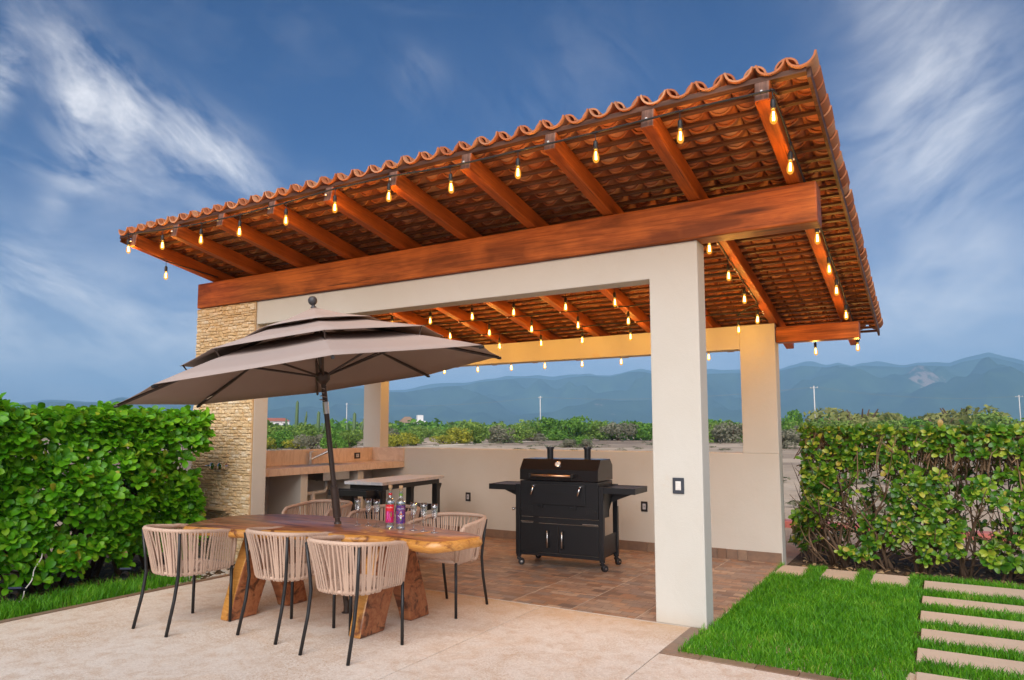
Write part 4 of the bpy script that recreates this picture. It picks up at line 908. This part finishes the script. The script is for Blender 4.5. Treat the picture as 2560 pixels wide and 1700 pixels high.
for x, y, rz in ((.012, .025, .4), (1.012, .025, .9), (.012, .48, .2), (1.012, .48, 1.1)):
    cs = MB().lathe([(.03, .118), (.03, .100), (.018, .098), (.018, .085)], 14, TR(x, y, 0)).prism([(-.02, .088), (.02, .088), (.045, .05), (.045, .035), (.02, .035), (-.02, .07)], -.018, .018, 'y', M=TR(x, y, 0) @ RZ(rz)).build('caster', 'black_metal', g)
    Mw = TR(x, y, 0) @ RZ(rz) @ TR(.03, 0, .037) @ RX(R(90))
    MB().lathe([(0, -.024), (.030, -.024), (.036, -.018), (.036, .018), (.030, .024), (0, .024)], 18, Mw).build('wheel', 'black_plastic', cs, smooth=True, angle=30)
    MB().lathe([(0, -.027), (.010, -.026), (.010, .026), (0, .027)], 10, Mw).build('axle_cap', 'chrome', cs)

# ================================================================== CART
k = thing('stone_top_cart', 'black outdoor prep cart with polished grey stone top and end tray', 'cart', (-4.445, 1.615, 0), R(5.2))
MB().box(-.285, .285, -.70, .70, .862, .900).build('stone_top', 'grey_granite', k, bevel=.004)
MB().box(-.245, .245, -.64, .64, .80, .861).build('apron', 'black_metal', k, bevel=.003)
for x in (-.25, .17):
    for y in (-.655, .575):
        lg = MB().box(x, x+.08, y, y+.08, .05, .799).build('leg', 'black_metal', k, bevel=.004)
        sy = -1 if y < 0 else 1; ye = y if y < 0 else y+.08
        MB().prism([(ye+sy*.001, .80), (ye+sy*.055, .80), (ye+sy*.055, .775), (ye+sy*.001, .69)], x+.01, x+.07, 'x').build('corner_bracket', 'black_metal', lg, bevel=.002)
        MB().lathe([(0, 0), (.03, 0), (.03, .045), (0, .05)], 12, TR(x+.04, y+.04, 0)).build('foot', 'black_plastic', lg)
for z in (.18, .50):
    sh = MB()
    for i in range(6): sh.box(-.165+i*.056, -.114+i*.056, -.57, .57, z, z+.03)
    MB().box(-.169, .169, -.60, .60, z-.05, z-.001).build('shelf', 'black_metal', k, bevel=.003); sh.build('shelf_boards', 'black_metal', k)
tr = MB(); tr.box(-.36, .20, -.90, -.885, .745, .81); tr.box(-.36, .20, -.705, -.69, .745, .81); tr.box(-.36, -.345, -.8849, -.7051, .745, .81); tr.box(.185, .20, -.8849, -.7051, .745, .81); tr.box(-.3449, .1849, -.8849, -.7051, .745, .757)
tr.build('end_tray', 'black_metal', k, bevel=.003)
for x in (-.24, .12): MB().prism([(-.689, .744), (-.86, .744), (-.86, .72), (-.66, .60), (-.656, .60), (-.656, .744)], x, x+.05, 'x').build('tray_bracket', 'black_metal', k)

# ================================================================== GARDEN SPOT LAMPS, WIRE, STONES
for x, y, lb in ((-5.33, -2.36, 'small black solar garden spotlight in the grass beside a white wire'), (-5.34, -1.38, 'small black solar garden spotlight half hidden below the hedge')):
    t = thing('solar_spotlight', lb, 'garden light', (x, y, -.02), R(35))
    MB().tube([(0, 0, 0), (0, 0, .16)], .009, 8).build('stake', 'black_plastic', t)
    MB().box(-.055, .055, -.05, .05, .0, .018, M=TR(0, 0, .165) @ RX(R(-22))).build('solar_panel', 'solar', t, bevel=.003)
    MB().lathe([(0, 0), (.032, 0), (.04, .05), (.036, .05), (.03, .02), (0, .018)], 14, TR(0, -.02, .14) @ RX(R(115))).build('lamp_head', 'black_plastic', t, smooth=True, angle=40)
pts = [(-5.42+.02*math.sin(i*1.3), -2.30+.014*i, .02+.40*(i/12)**1.2) for i in range(13)]
tag(MB().tube(pts, .006, 6).build('white_wire', 'pipe_white', smooth=True), 'thin white wire rising from the grass beside the hedge', 'wire')
peb = MB()
for i in range(150):
    x, y = random.uniform(-5.35, -4.97), random.uniform(-1.5, -.15); r = random.uniform(.012, .04)
    peb.lathe([(0, -.3*r), (.7*r, -.2*r), (r, .1*r), (.6*r, .45*r), (0, .55*r)], 7, TR(x, y, -.01) @ RZ(random.random()*6) @ Matrix.Diagonal((1, random.uniform(.6, 1), random.uniform(.7, 1), 1)))
tag(peb.build('pebbles', 'gravel', smooth=True), 'small grey pebbles on the soil beside the kerb', 'pebbles', kind='stuff')
tag(MB().box(-.9, 3.6, 6.6, 6.9, -.06, .05).build('red_kerb', 'kerb_red', bevel=.01), 'low red painted kerb on the sand behind the clipped hedge', 'kerb')

# ================================================================== PLANTS
LR = [(0, .05), (.25, .20), (.52, .36), (.78, .40), (.93, .24), (1.0, .0)]
def leaf_arrays():
    V = []
    for t_, wd in LR:
        z = .16*math.sin(math.pi*t_*.8)-.10*t_*t_
        for s in (-1, 0, 1): V.append((s*wd*.62, t_, z+abs(s)*wd*.16))
    F = []
    for i in range(len(LR)-1):
        for j in range(2): F.append((i*3+j, i*3+j+1, (i+1)*3+j+1, (i+1)*3+j))
    return np.array(V), np.array(F)
LV, LF = leaf_arrays()
def leaf_matrix(p, axis, az, tilt, ln):
    # a leaf leaving p, at angle tilt from the shoot axis
    q = axis.to_track_quat('Z', 'Y').to_matrix().to_4x4()
    return TR(*p) @ q @ RZ(az) @ RX(R(90)-tilt) @ RY(random.uniform(-.35, .35)) @ Matrix.Diagonal((ln, ln, ln, 1))
def leaf_parts(hedge, mats, mat, part='leaf', facing=None):
    me = np_mesh('leaf', LV, LF, mat, True)
    sc_ = []
    for m in mats:
        p = m.translation; s = m.to_scale().x; d = (p-CAM).length; nz = abs((m.to_3x3() @ Vector((0, 0, 1))).normalized().dot((CAM-p).normalized()))
        sc_.append(-(s/d)*(.3+nz)*(facing(p) if facing else 1))
    order = np.argsort(sc_)
    for i in order[:300]: put(part, me, hedge, mats[i])
    A = np.array([np.array(mats[i]) for i in order[300:]]); n = len(A)
    VV = np.einsum('nij,kj->nki', A[:, :3, :3], LV)+A[:, None, :3, 3]
    FF = (LF[None]+(np.arange(n)*len(LV))[:, None, None]).reshape(-1, 4)
    tag(put('foliage', np_mesh('foliage', VV.reshape(-1, 3), FF, mat, True), hedge), kind='stuff')
def surf_point(x0, x1, y0, y1, z0, z1, wts):
    f_ = random.choices('ftbel', wts)[0]; a, b, c = random.random(), random.random(), random.random()
    X, Y, Zz = x0+(x1-x0)*a, y0+(y1-y0)*b, z0+(z1-z0)*c
    return {'f': lambda: (Vector((x1, Y, Zz)), Vector((1, 0, 0))), 't': lambda: (Vector((X, Y, z1)), Vector((0, 0, 1))), 'b': lambda: (Vector((x0, Y, Zz)), Vector((-1, 0, 0))), 'e': lambda: (Vector((X, y1, Zz)), Vector((0, 1, 0))), 'l': lambda: (Vector((X, y0, Zz)), Vector((0, -1, 0)))}[f_]()
def stems(hedge, spots, spread, zt, mat='bark', thick=.03, nsub=4, lo=-1e9, hi=1e9):
    for (x, y) in spots:
        m = MB()
        for b in range(random.randint(3, 5)):
            a = random.uniform(0, 6.28); ln = random.uniform(.55, 1.0)*zt; p = Vector((x+random.uniform(-.05, .05), y+random.uniform(-.05, .05), -.03)); pts = [p.copy()]
            dv = Vector((math.cos(a)*spread, math.sin(a)*spread, 1)).normalized()
            for s in range(5): dv = (dv+Vector((random.uniform(-.25, .25), random.uniform(-.25, .25), .05))).normalized(); p = p+dv*ln/5; pts.append(p.copy())
            r0 = thick*random.uniform(.6, 1.1); m.tube(pts, [r0*(1-.14*i) for i in range(6)], 6)
            for q in range(nsub):
                i = random.randint(1, 4); p2 = pts[i].copy(); d2 = Vector((random.uniform(-1, 1), random.uniform(-1, 1), random.uniform(.1, .9))).normalized(); pp = [p2.copy()]
                for s in range(3): d2 = (d2+Vector((random.uniform(-.3, .3), random.uniform(-.3, .3), .15))).normalized(); p2 = p2+d2*ln*.16; pp.append(p2.copy())
                m.tube(pp, [r0*.4, r0*.32, r0*.25, r0*.15], 5)
        m.v = [(min(max(v[0], lo), hi), v[1], v[2]) for v in m.v]
        m.build('trunk', mat, hedge, smooth=True)
# left hedge
hd = thing('lush_hedge', 'lush bright green broad leaved hedge growing beside the stone pier', 'hedge', (0, 0, 0))
mats = []
def add_rosette(p, nrm, lmin, lmax, k0=6, k1=10, mats=None, lift=.75):
    ax = (nrm*random.uniform(.5, 1.)+Vector((0, 0, lift))+Vector((random.uniform(-.45, .45), random.uniform(-.45, .45), random.uniform(-.25, .25)))).normalized()
    k = random.randint(k0, k1); a0 = random.random()*6.28
    for i in range(k): mats.append(leaf_matrix(p-ax*.02*random.random(), ax, a0+i*2.4+random.uniform(-.2, .2), R(random.uniform(28, 88)), random.uniform(lmin, lmax)))
hx0, hx1, hy0, hy1, hz0, hz1 = -6.75, -5.44, -5.2, -.52, .16, 1.66
for i in range(3600):
    p, nn = surf_point(hx0, hx1, hy0, hy1, hz0, hz1, (48, 28, 6, 10, 4))
    bul = noise.noise(p*1.7)*.16+noise.noise(p*5)*.06
    p = p+nn*(bul-.03)+Vector((random.uniform(-.05, .05),)*1+(random.uniform(-.05, .05), random.uniform(-.05, .05)))
    if p.z < .45 and random.random() < (.45-p.z)*1.8: continue
    if noise.noise(p*2.6+Vector((9, 2, 4))) < -.34 and nn.z < .5: continue
    p.x -= .14*max(0, .9-p.z)
    add_rosette(p, nn, .08, .135, mats=mats)
for i in range(650):
    p = Vector((random.uniform(hx0+.25, hx1-.15), random.uniform(hy0, hy1-.1), random.uniform(.5, hz1-.1)))
    add_rosette(p, Vector((random.uniform(-1, 1), random.uniform(-1, 1), .3)).normalized(), .07, .12, 5, 8, mats)
leaf_parts(hd, mats, 'leaf_lush', facing=lambda p: 1. if (p.x > -5.62 or p.z > 1.5) and -3.1 < p.y < -.3 else .2)
stems(hd, [(-5.84, -2.24), (-5.95, -1.95), (-5.98, -1.72), (-6.1, -1.33), (-6.0, -1.05), (-5.95, -2.65), (-6.05, -.75), (-5.9, -3.2)], .40, 1.35, thick=.034, hi=-5.66)
# right hedge: clipped, open, twiggy
hr = thing('clipped_hedge', 'clipped twiggy hedge with sparse yellow green leaves beside the lawn path', 'hedge', (0, 0, 0))
mats = []; bx0, bx1, by0, by1, bz0, bz1 = .26, 4.6, 3.10, 3.85, .12, 1.52
tw = MB()
for i in range(2700):
    p, nn = surf_point(by0, by1, bx0, bx1, bz0, bz1, (6, 30, 60, 4, 10))   # axes swapped: x<->y
    p = Vector((p.y, p.x, p.z)); nn = Vector((nn.y, nn.x, nn.z))
    p = p+nn*(noise.noise(p*2.0)*(.05 if nn.z > .5 else .12)-.04)
    if p.x > .5 or True:
        p.x += .10*noise.noise(Vector((p.z*4, p.y, 3.)))
    if p.z < 1.25 and noise.noise(p*2.3+Vector((1, 8, 2))) < -.26+.16*random.random(): continue
    if p.x < .55 and p.z < .55: p.x -= .18*random.random()
    lo = nn.z > .5
    add_rosette(p, nn, .05 if lo else .06, .085 if lo else .115, 4 if lo else 4, 6 if lo else 7, mats, lift=.5)
    # the shoot that carries it
    q = p-nn*random.uniform(.12, .3)-Vector((random.uniform(-.22, .22), random.uniform(-.05, .05), random.uniform(.08, .28))); q.z = max(q.z, .0)
    q.x = max(q.x, .08); p.x = max(p.x, .08)
    mid = p.lerp(q, .5)+Vector((random.uniform(-.03, .03), random.uniform(-.03, .03), random.uniform(-.02, .02)))
    tw.tube([q, mid, p], [.0065, .005, .003], 4, caps=False)
for i in range(750):
    p = Vector((random.uniform(bx0+.05, bx1), random.uniform(by0+.1, by1-.05), random.uniform(.2, 1.45)))
    add_rosette(p, Vector((random.uniform(-1, 1), random.uniform(-1, .3), .3)).normalized(), .05, .095, 3, 6, mats)
for i in range(450):   # bare clipped twigs under the top
    p = Vector((random.uniform(bx0, bx1), random.uniform(by0-.02, by1), random.uniform(1.30, 1.55))); q = p+Vector((random.uniform(-.18, .18), random.uniform(-.1, .1), -random.uniform(-.02, .16)))
    tw.tube([q, p.lerp(q, .5)+Vector((random.uniform(-.02, .02), 0, 0)), p], [.006, .0045, .003], 4, caps=False)
leaf_parts(hr, mats, 'leaf_olive', facing=lambda p: 1. if p.y < 3.3 and p.x < 2.6 else .2)
tag(tw.build('twigs', 'dry_twig', hr), kind='stuff')
stems(hr, [(.5, 3.35), (.62, 3.3), (.92, 3.4), (1.06, 3.35), (1.34, 3.3), (1.42, 3.35), (1.75, 3.4), (2.1, 3.35), (2.45, 3.4), (2.8, 3.4), (.3, 3.4)], .28, 1.35, 'bark', .024, 5, lo=.10)
# grass
def grass(name, label, pts, hmin, hmax, parent=None):
    n = len(pts); P = np.zeros((n, 5, 3)); h = rng.uniform(hmin, hmax, n); a = rng.uniform(0, 2*np.pi, n); wd = rng.uniform(.0016, .0032, n)*1.25; ln = rng.uniform(.1, .75, n)*h; la = rng.uniform(0, 2*np.pi, n)
    sx, sy = np.cos(a)*wd, np.sin(a)*wd; lx, ly = np.cos(la)*ln, np.sin(la)*ln; B = np.c_[pts[:, 0], pts[:, 1], pts[:, 2]]
    for k, (u, v) in enumerate(((0, -1), (0, 1))): P[:, k] = B+np.c_[sx*v, sy*v, np.zeros(n)]
    for k, v in ((2, 1), (3, -1)): P[:, k] = B+np.c_[sx*v*.8+lx*.35, sy*v*.8+ly*.35, h*.6]
    P[:, 4] = B+np.c_[lx, ly, h*.95]
    b = (np.arange(n)*5)[:, None]; T = np.concatenate([b+np.array([[0, 1, 2]]), b+np.array([[0, 2, 3]]), b+np.array([[3, 2, 4]])])
    tag(put(name, np_mesh(name, P.reshape(-1, 3), T, 'grass')), label, 'grass', kind='stuff')
def lawn_pts(n):
    out = []
    while len(out) < n:
        x, y = random.uniform(-.02, 2.95), random.uniform(-.66, 3.02)
        if x > 1.36+.05*noise.noise(Vector((y*6, 0, 0))):
            if any(a-.015 < y < b+.015 for a, b in ((2.37, 2.81), (1.73, 2.05), (1.09, 1.44), (.51, .83), (-.02, .27), (-.58, -.30))): continue
        elif y > 2.42+.06*noise.noise(Vector((x*5, 1, 0))) and any(a+.01 < x < b-.01 for a, b in ((.02, .31), (.47, .80), (.93, 1.27))): continue
        if x < .03 and y > -.02 and y < 3.0 and x < .012: continue
        if noise.noise(Vector((x*2.5, y*2.5, 0))) < -.45 and random.random() < .5: continue
        out.append((x, y, -.022))
    return np.array(out)
grass('lawn_grass', 'thick bright green lawn grass beside the column and pavers', lawn_pts(72000), .028, .085)
def verge_pts(n):
    out = []
    while len(out) < n:
        y = random.uniform(-5.2, -.75); x = random.uniform(-5.62, -4.94)
        if random.random() > min(1, (-.75-y)/.5) or x < -5.35+.12*noise.noise(Vector((y*3, 2, 0))) and random.random() < .8: continue
        if noise.noise(Vector((x*4, y*4, 5))) < -.2 and random.random() < .7: continue
        out.append((x, y, -.018))
    return np.array(out)
grass('verge_grass', 'tufted grass verge between the kerb and the lush hedge', verge_pts(15000), .04, .13)
# fallen leaves under the hedges
FM = []
for i in range(900):
    if i < 550: p = Vector((random.uniform(-6.6, -5.3), random.uniform(-4.5, -.3), random.uniform(-.015, .01)))
    else: p = Vector((random.uniform(.2, 3.2), random.uniform(3.0, 3.9), random.uniform(-.017, .01)))
    FM.append(TR(*p) @ RZ(random.random()*6.3) @ RX(random.uniform(-.3, .3)) @ RY(random.uniform(-.5, .5)) @ Matrix.Diagonal((.07,)*3+(1,)))
A = np.array([np.array(m) for m in FM]); VV = np.einsum('nij,kj->nki', A[:, :3, :3], LV)+A[:, None, :3, 3]; FF = (LF[None]+(np.arange(len(A))*len(LV))[:, None, None]).reshape(-1, 4)
material('leaf_dead', m_leaf, stops=[(0, (.12, .06, .03)), (.5, (.25, .15, .08)), (1, (.36, .25, .13))], rough=.9, trans=.05)
tag(put('leaf_litter', np_mesh('leaf_litter', VV.reshape(-1, 3), FF, 'leaf_dead')), 'dry brown fallen leaves on the soil under the hedges', 'leaves', kind='stuff')

# ------------------------------------------------------------------ scrubland beyond
def clump(n, seed, lobes, size, flat=1.0):
    g_ = np.random.default_rng(seed); C_ = np.c_[g_.uniform(-.62, .62, lobes), g_.uniform(-.62, .62, lobes), g_.uniform(.12, .72, lobes)*flat]; C_[0] = (0, 0, .6*flat); rad = g_.uniform(.26, .46, lobes)
    li = g_.integers(0, lobes, n); d = g_.normal(size=(n, 3)); d /= np.linalg.norm(d, axis=1)[:, None]; p = C_[li]+d*(rad[li]*g_.uniform(.55, 1.06, n)**.6)[:, None]*np.array([1, 1, .8*flat])
    p[:, 2] = np.maximum(p[:, 2], .03)
    t1 = g_.normal(size=(n, 3)); t1 /= np.linalg.norm(t1, axis=1)[:, None]; nn = d+g_.normal(size=(n, 3))*.7; t2 = np.cross(nn, t1); t2 /= np.linalg.norm(t2, axis=1)[:, None]+1e-9; t1 = np.cross(t2, nn); t1 /= np.linalg.norm(t1, axis=1)[:, None]+1e-9
    s = (g_.uniform(.5, 1.2, n)*size)[:, None]
    V = np.stack([p-t1*s-t2*s*.55, p+t1*s-t2*s*.5, p+t1*s*.9+t2*s*.6, p-t1*s*.8+t2*s*.5], 1)
    return V.reshape(-1, 3), np.arange(n*4).reshape(-1, 4)
SCR = ['scrub_a', 'scrub_b', 'scrub_c', 'scrub_d', 'scrub_e']
crown = {}
for mi, mname in enumerate(SCR):
    for s in range(3): V, F = clump(1500, 10*mi+s, 9, .055, .62 if mname == 'scrub_e' else 1.); crown[(mi, s)] = np_mesh('crown', V, F, mname)
trunk_me = MB()
for b in range(5):
    a = b*1.3; trunk_me.tube([(0, 0, -.05), (.12*math.cos(a), .12*math.sin(a), .25), (.34*math.cos(a), .34*math.sin(a), .62)], [.035, .026, .012], 5)
trunk_me = trunk_me.mesh('trunk', 'bark')
LBL = {0: ('scrub_bush', 'rounded olive scrub bush seen %s, %s', 'bush'), 1: ('scrub_bush', 'dense bright green bush seen %s, %s', 'bush'), 2: ('flowering_bush', 'yellow flowering bush seen %s, %s', 'bush'), 3: ('dry_bush', 'grey dry leafless bush seen %s, %s', 'bush'), 4: ('spreading_tree', 'flat topped acacia tree seen %s, %s', 'tree')}
def shrub(px, dist, wd, ht, kind):
    nm, lb, ct_ = LBL[kind]; where = 'through the side opening' if px < 905 else ('over the low back wall' if px < 1650 else ('between the columns' if px < 1860 else 'beyond the clipped hedge'))
    far = 'close to the house' if dist < 72 else ('in the middle distance' if dist < 112 else 'in the far band')
    lb = lb % (where, far); t = thing(nm, lb, ct_, at_dist(px, dist, -.05), random.random()*6.28, (lb.split(' seen')[0]+'s ').replace('bushs', 'bushes')+where+' '+far)
    t.scale = (wd, wd, ht*(.84 if kind != 4 else .95)); put('crown', crown[(kind, random.randint(0, 2))], t); put('trunk', trunk_me, t)
# near ones seen through the side and back openings, then a looser band behind
for px, d, wd, ht, kd in [(690, 62, 1.7, 1.9, 1), (720, 66, 2.2, 2.0, 0), (745, 60, 1.2, 1.3, 2), (780, 58, 1.7, 1.5, 3), (822, 57, 1.2, 1.9, 1), (845, 56, 1.0, 1.3, 1), (870, 61, 1.7, 2.0, 0), (660, 70, 1.9, 2.2, 0), (700, 76, 2.6, 2.6, 0), (760, 74, 2.6, 2.7, 0), (660, 60, 1.0, 1.4, 2),
                          (985, 66, 1.5, 1.35, 2), (1010, 68, 1.9, 1.7, 2), (1040, 70, 1.6, 1.8, 0), (1110, 76, 1.6, 1.4, 2), (1150, 78, 2.2, 2.2, 2), (1190, 79, 2.6, 3.0, 0), (1240, 80, 2.4, 2.4, 3), (1290, 84, 2.4, 2.6, 0), (1330, 92, 2.2, 1.4, 3), (1440, 62, 1.5, 1.2, 1), (1425, 61, 1.1, .9, 3), (1465, 61, .9, .9, 3),
                          (1390, 100, 3.4, 3.9, 1), (1430, 98, 3.0, 4.0, 1), (1350, 104, 3.2, 3.4, 0), (1500, 100, 3.2, 3.2, 0), (1545, 98, 3.0, 3.0, 3), (1590, 100, 3.0, 3.3, 1), (1625, 98, 2.6, 3.0, 1), (1790, 86, 2.8, 2.9, 0), (1830, 84, 2.6, 2.8, 3), (1870, 88, 2.6, 2.6, 0),
                          (1985, 105, 3.1, 5.2, 1), (1960, 60, 1.9, 1.9, 3), (2020, 88, 3.0, 2.8, 0), (2080, 92, 3.6, 3.0, 0), (2150, 120, 7.6, 7.6, 4), (2105, 112, 4.6, 5.2, 4), (2260, 125, 4.6, 4.0, 1), (2300, 118, 4.0, 3.6, 1), (2400, 130, 8.0, 8.0, 4), (2350, 124, 5.2, 5.2, 4), (2500, 128, 4.2, 4.4, 1), (2545, 120, 4.0, 4.4, 4), (2470, 118, 3.8, 4.4, 0), (2200, 105, 3.6, 3.4, 0)]:
    shrub(px, d, wd, ht, kd)
for i in range(130):
    px = random.uniform(560, 2750); d = random.uniform(92, 165); k = random.choices((0, 1, 2, 3), (5, 4, .7, 1.3))[0]; w_ = random.uniform(1.7, 3.2); shrub(px, d, w_, w_*random.uniform(.6, .95), k)
# the scrub wood that reads as one mass
PV, PF, nb = [], [], 0
for ci, mname in enumerate(('scrub_a', 'scrub_b')):
    PV, PF, nb = [], [], 0
    for s in range(420):
        V, F = clump(170, 500+s+1000*ci, 6, .13); d = 150+450*random.random()**1.4; p = at_dist(random.uniform(-600, 3200), d, -.3); w_ = random.uniform(2.2, 4.8)*(1+d/900); hh = w_*random.uniform(.6, .95)
        PV.append(V*np.array([w_, w_, hh])+np.array(p)); PF.append(F+nb); nb += len(V)
    tag(put('far_scrub', np_mesh('far_scrub', np.concatenate(PV), np.concatenate(PF), mname)), ('olive' if ci == 0 else 'bright green')+' scrub wood covering the far plain below the hills', 'scrub', kind='stuff')
# dry brush on the open sand
PV, PF, nb = [], [], 0
for s in range(420):
    V, F = clump(60, 3000+s, 4, .10, .5); d = 14+75*random.random(); px = random.uniform(300, 2900)
    if d < 40 and not px > 1750: continue
    p = at_dist(px, d, -.05)
    if p.y < 5.0: continue
    w_ = random.uniform(.25, .9); PV.append(V*np.array([w_, w_, w_*.45])+np.array(p)); PF.append(F+nb); nb += len(V)
tag(put('dry_brush', np_mesh('dry_brush', np.concatenate(PV), np.concatenate(PF), 'scrub_d')), 'grey low dry brush scattered over the sand', 'brush', kind='stuff')
# cacti
def cactus(px, d, ht, lb, arms):
    p = at_dist(px, d, -.05); t = thing('cactus', lb, 'cactus', p); n_ = 9
    def col_(pts, r): return MB().tube(pts, r, n_, flat=1.)
    col_([(0, 0, 0), (0, 0, ht*.5), (.05, 0, ht*.95), (.05, 0, ht)], [.16, .19, .15, .03]).build('stem', 'cactus', t, smooth=True)
    for (a, z, l, up_) in arms: col_([(0, 0, z), (math.cos(a)*l, math.sin(a)*l, z+.15), (math.cos(a)*l*1.25, math.sin(a)*l*1.25, z+up_*.7), (math.cos(a)*l*1.28, math.sin(a)*l*1.28, z+up_)], [.1, .13, .12, .03]).build('arm', 'cactus', t, smooth=True)
cactus(741, 78, 4.6, 'tall columnar cactus seen through the side opening', [(.6, 1.6, .8, 1.9), (3.6, 1.3, .9, 1.5), (2.4, 1.9, .5, 1.2)])
cactus(795, 74, 3.4, 'slim dark columnar cactus left of the far pole', [(.4, 1.2, .5, 1.0)])
cactus(885, 70, 3.2, 'leaning dark cactus beside the back corner pillar', [(.5, 1.0, .7, 1.6), (3.4, .9, .6, 1.3)])
# utility poles and wires
tops = []
for px, d, py, lb in ((866, 245, 1008, 'slim pale utility pole far beyond the side opening'), (1351, 205, 990, 'slim pale utility pole beyond the back wall above the grill'), (2039, 175, 974, 'pale utility pole standing beyond the clipped hedge end'), (2553, 250, 1005, 'pale utility pole with crossarms far behind the clipped hedge')):
    p = at_dist(px, d, 0); h = 1.53+(1072-py)/1769.76*d; t = thing('utility_pole', lb, 'utility pole', p, YAW, 'utility poles across the plain')
    MB().tube([(0, 0, -.1), (0, 0, h)], [.17, .12], 8).build('mast', 'pole_concrete', t, smooth=True)
    MB().box(-1.0, 1.0, -.06, .06, h-.55, h-.43).build('crossarm', 'pole_concrete', t)
    for x in (-.9, -.3, .9): MB().lathe([(0, h-.43), (.07, h-.43), (.05, h-.25), (0, h-.22)], 8, TR(x, 0, 0)).build('insulator', 'house_white', t)
    tops.append(p+Vector((0, 0, h-.3)))
tops.sort(key=lambda p: math.atan2(p.x-CAM.x, p.y-CAM.y))
for a, b, lb in ((tops[0], tops[1], 'thin power lines between the side opening pole and the grill pole'), (tops[1], tops[2], 'thin power lines between the grill pole and the hedge end pole'), (tops[2], tops[3], 'thin power lines between the hedge end pole and the crossarm pole')):
    m = MB(); sd = (b-a).cross(Vector((0, 0, 1))).normalized()
    for o_ in (-.9, .9): m.tube([a.lerp(b, i/14)+sd*o_-Vector((0, 0, 6*(i/14)*(1-i/14))) for i in range(15)], .009, 4)
    tag(m.build('power_line', 'gravel'), lb, 'power line')
# far houses
def house(px, d, wd, dp, ht, lb, roofm, z=0, hip=False):
    t = thing('thatched_hut' if roofm == 'thatch' else 'house', lb, 'hut' if roofm == 'thatch' else 'house', at_dist(px, d, z), -YAW+R(20))
    if roofm == 'thatch':
        for x in (-wd/2, 0, wd/2):
            for y in (-dp/2, dp/2): MB().tube([(x, y, 0), (x, y, ht)], .14, 6).build('post', 'bark', t)
        MB().add([(-wd*.65, -dp*.65, ht-.3), (wd*.65, -dp*.65, ht-.3), (wd*.65, dp*.65, ht-.3), (-wd*.65, dp*.65, ht-.3), (-wd*.2, 0, ht+1.7), (wd*.2, 0, ht+1.7)], [(0, 1, 5, 4), (1, 2, 5), (2, 3, 4, 5), (3, 0, 4), (3, 2, 1, 0)]).build('roof', 'thatch', t)
        return
    MB().box(-wd/2, wd/2, -dp/2, dp/2, 0, ht).build('wall', 'house_white', t)
    if roofm: MB().add([(-wd*.54, -dp*.58, ht), (wd*.54, -dp*.58, ht), (wd*.54, dp*.58, ht), (-wd*.54, dp*.58, ht), (-wd*.35, 0, ht+1.1), (wd*.35, 0, ht+1.1)], [(0, 1, 5, 4), (1, 2, 5), (2, 3, 4, 5), (3, 0, 4), (3, 2, 1, 0)]).build('roof', 'roof_red', t)
    else: MB().box(-wd*.2, wd*.3, -dp*.3, dp*.3, ht, ht+2.2).build('upper_storey', 'house_white', t)
    for i in range(4): MB().box(-wd*.42+i*wd*.24, -wd*.32+i*wd*.24, -dp/2-.03, -dp/2-.005, .9, ht-.7).build('window', 'window_dark', t)
house(684, 260, 10, 6, 3.2, 'white house with red tiled roof far beyond the side opening', 'roof_red', 1.2)
house(1018, 240, 4.6, 4.0, 2.6, 'thatched open hut far out on the plain beyond the back wall', 'thatch', 1.4)
house(1048, 270, 4.2, 4, 3.0, 'small white flat roofed house beside the thatched hut', None, 1.6)

# ------------------------------------------------------------------ haze
HAZE = 2.7e-4
hm = bpy.data.materials.new('haze_air'); hm.use_nodes = True; hn = hm.node_tree; hn.nodes.clear()
ho = hn.nodes.new('ShaderNodeOutputMaterial'); hv = hn.nodes.new('ShaderNodeVolumePrincipled'); hv.inputs['Color'].default_value = (.36, .66, 1.0, 1); hv.inputs['Density'].default_value = HAZE; hv.inputs['Anisotropy'].default_value = -.12
hn.links.new(hv.outputs[0], ho.inputs['Volume']); MATS['haze_air'] = hm
tag(MB().box(-9100, 9100, -9100, 9100, -12, 605).build('haze', 'haze_air'), 'thin pale blue haze over the plain and hills', 'haze', kind='stuff')
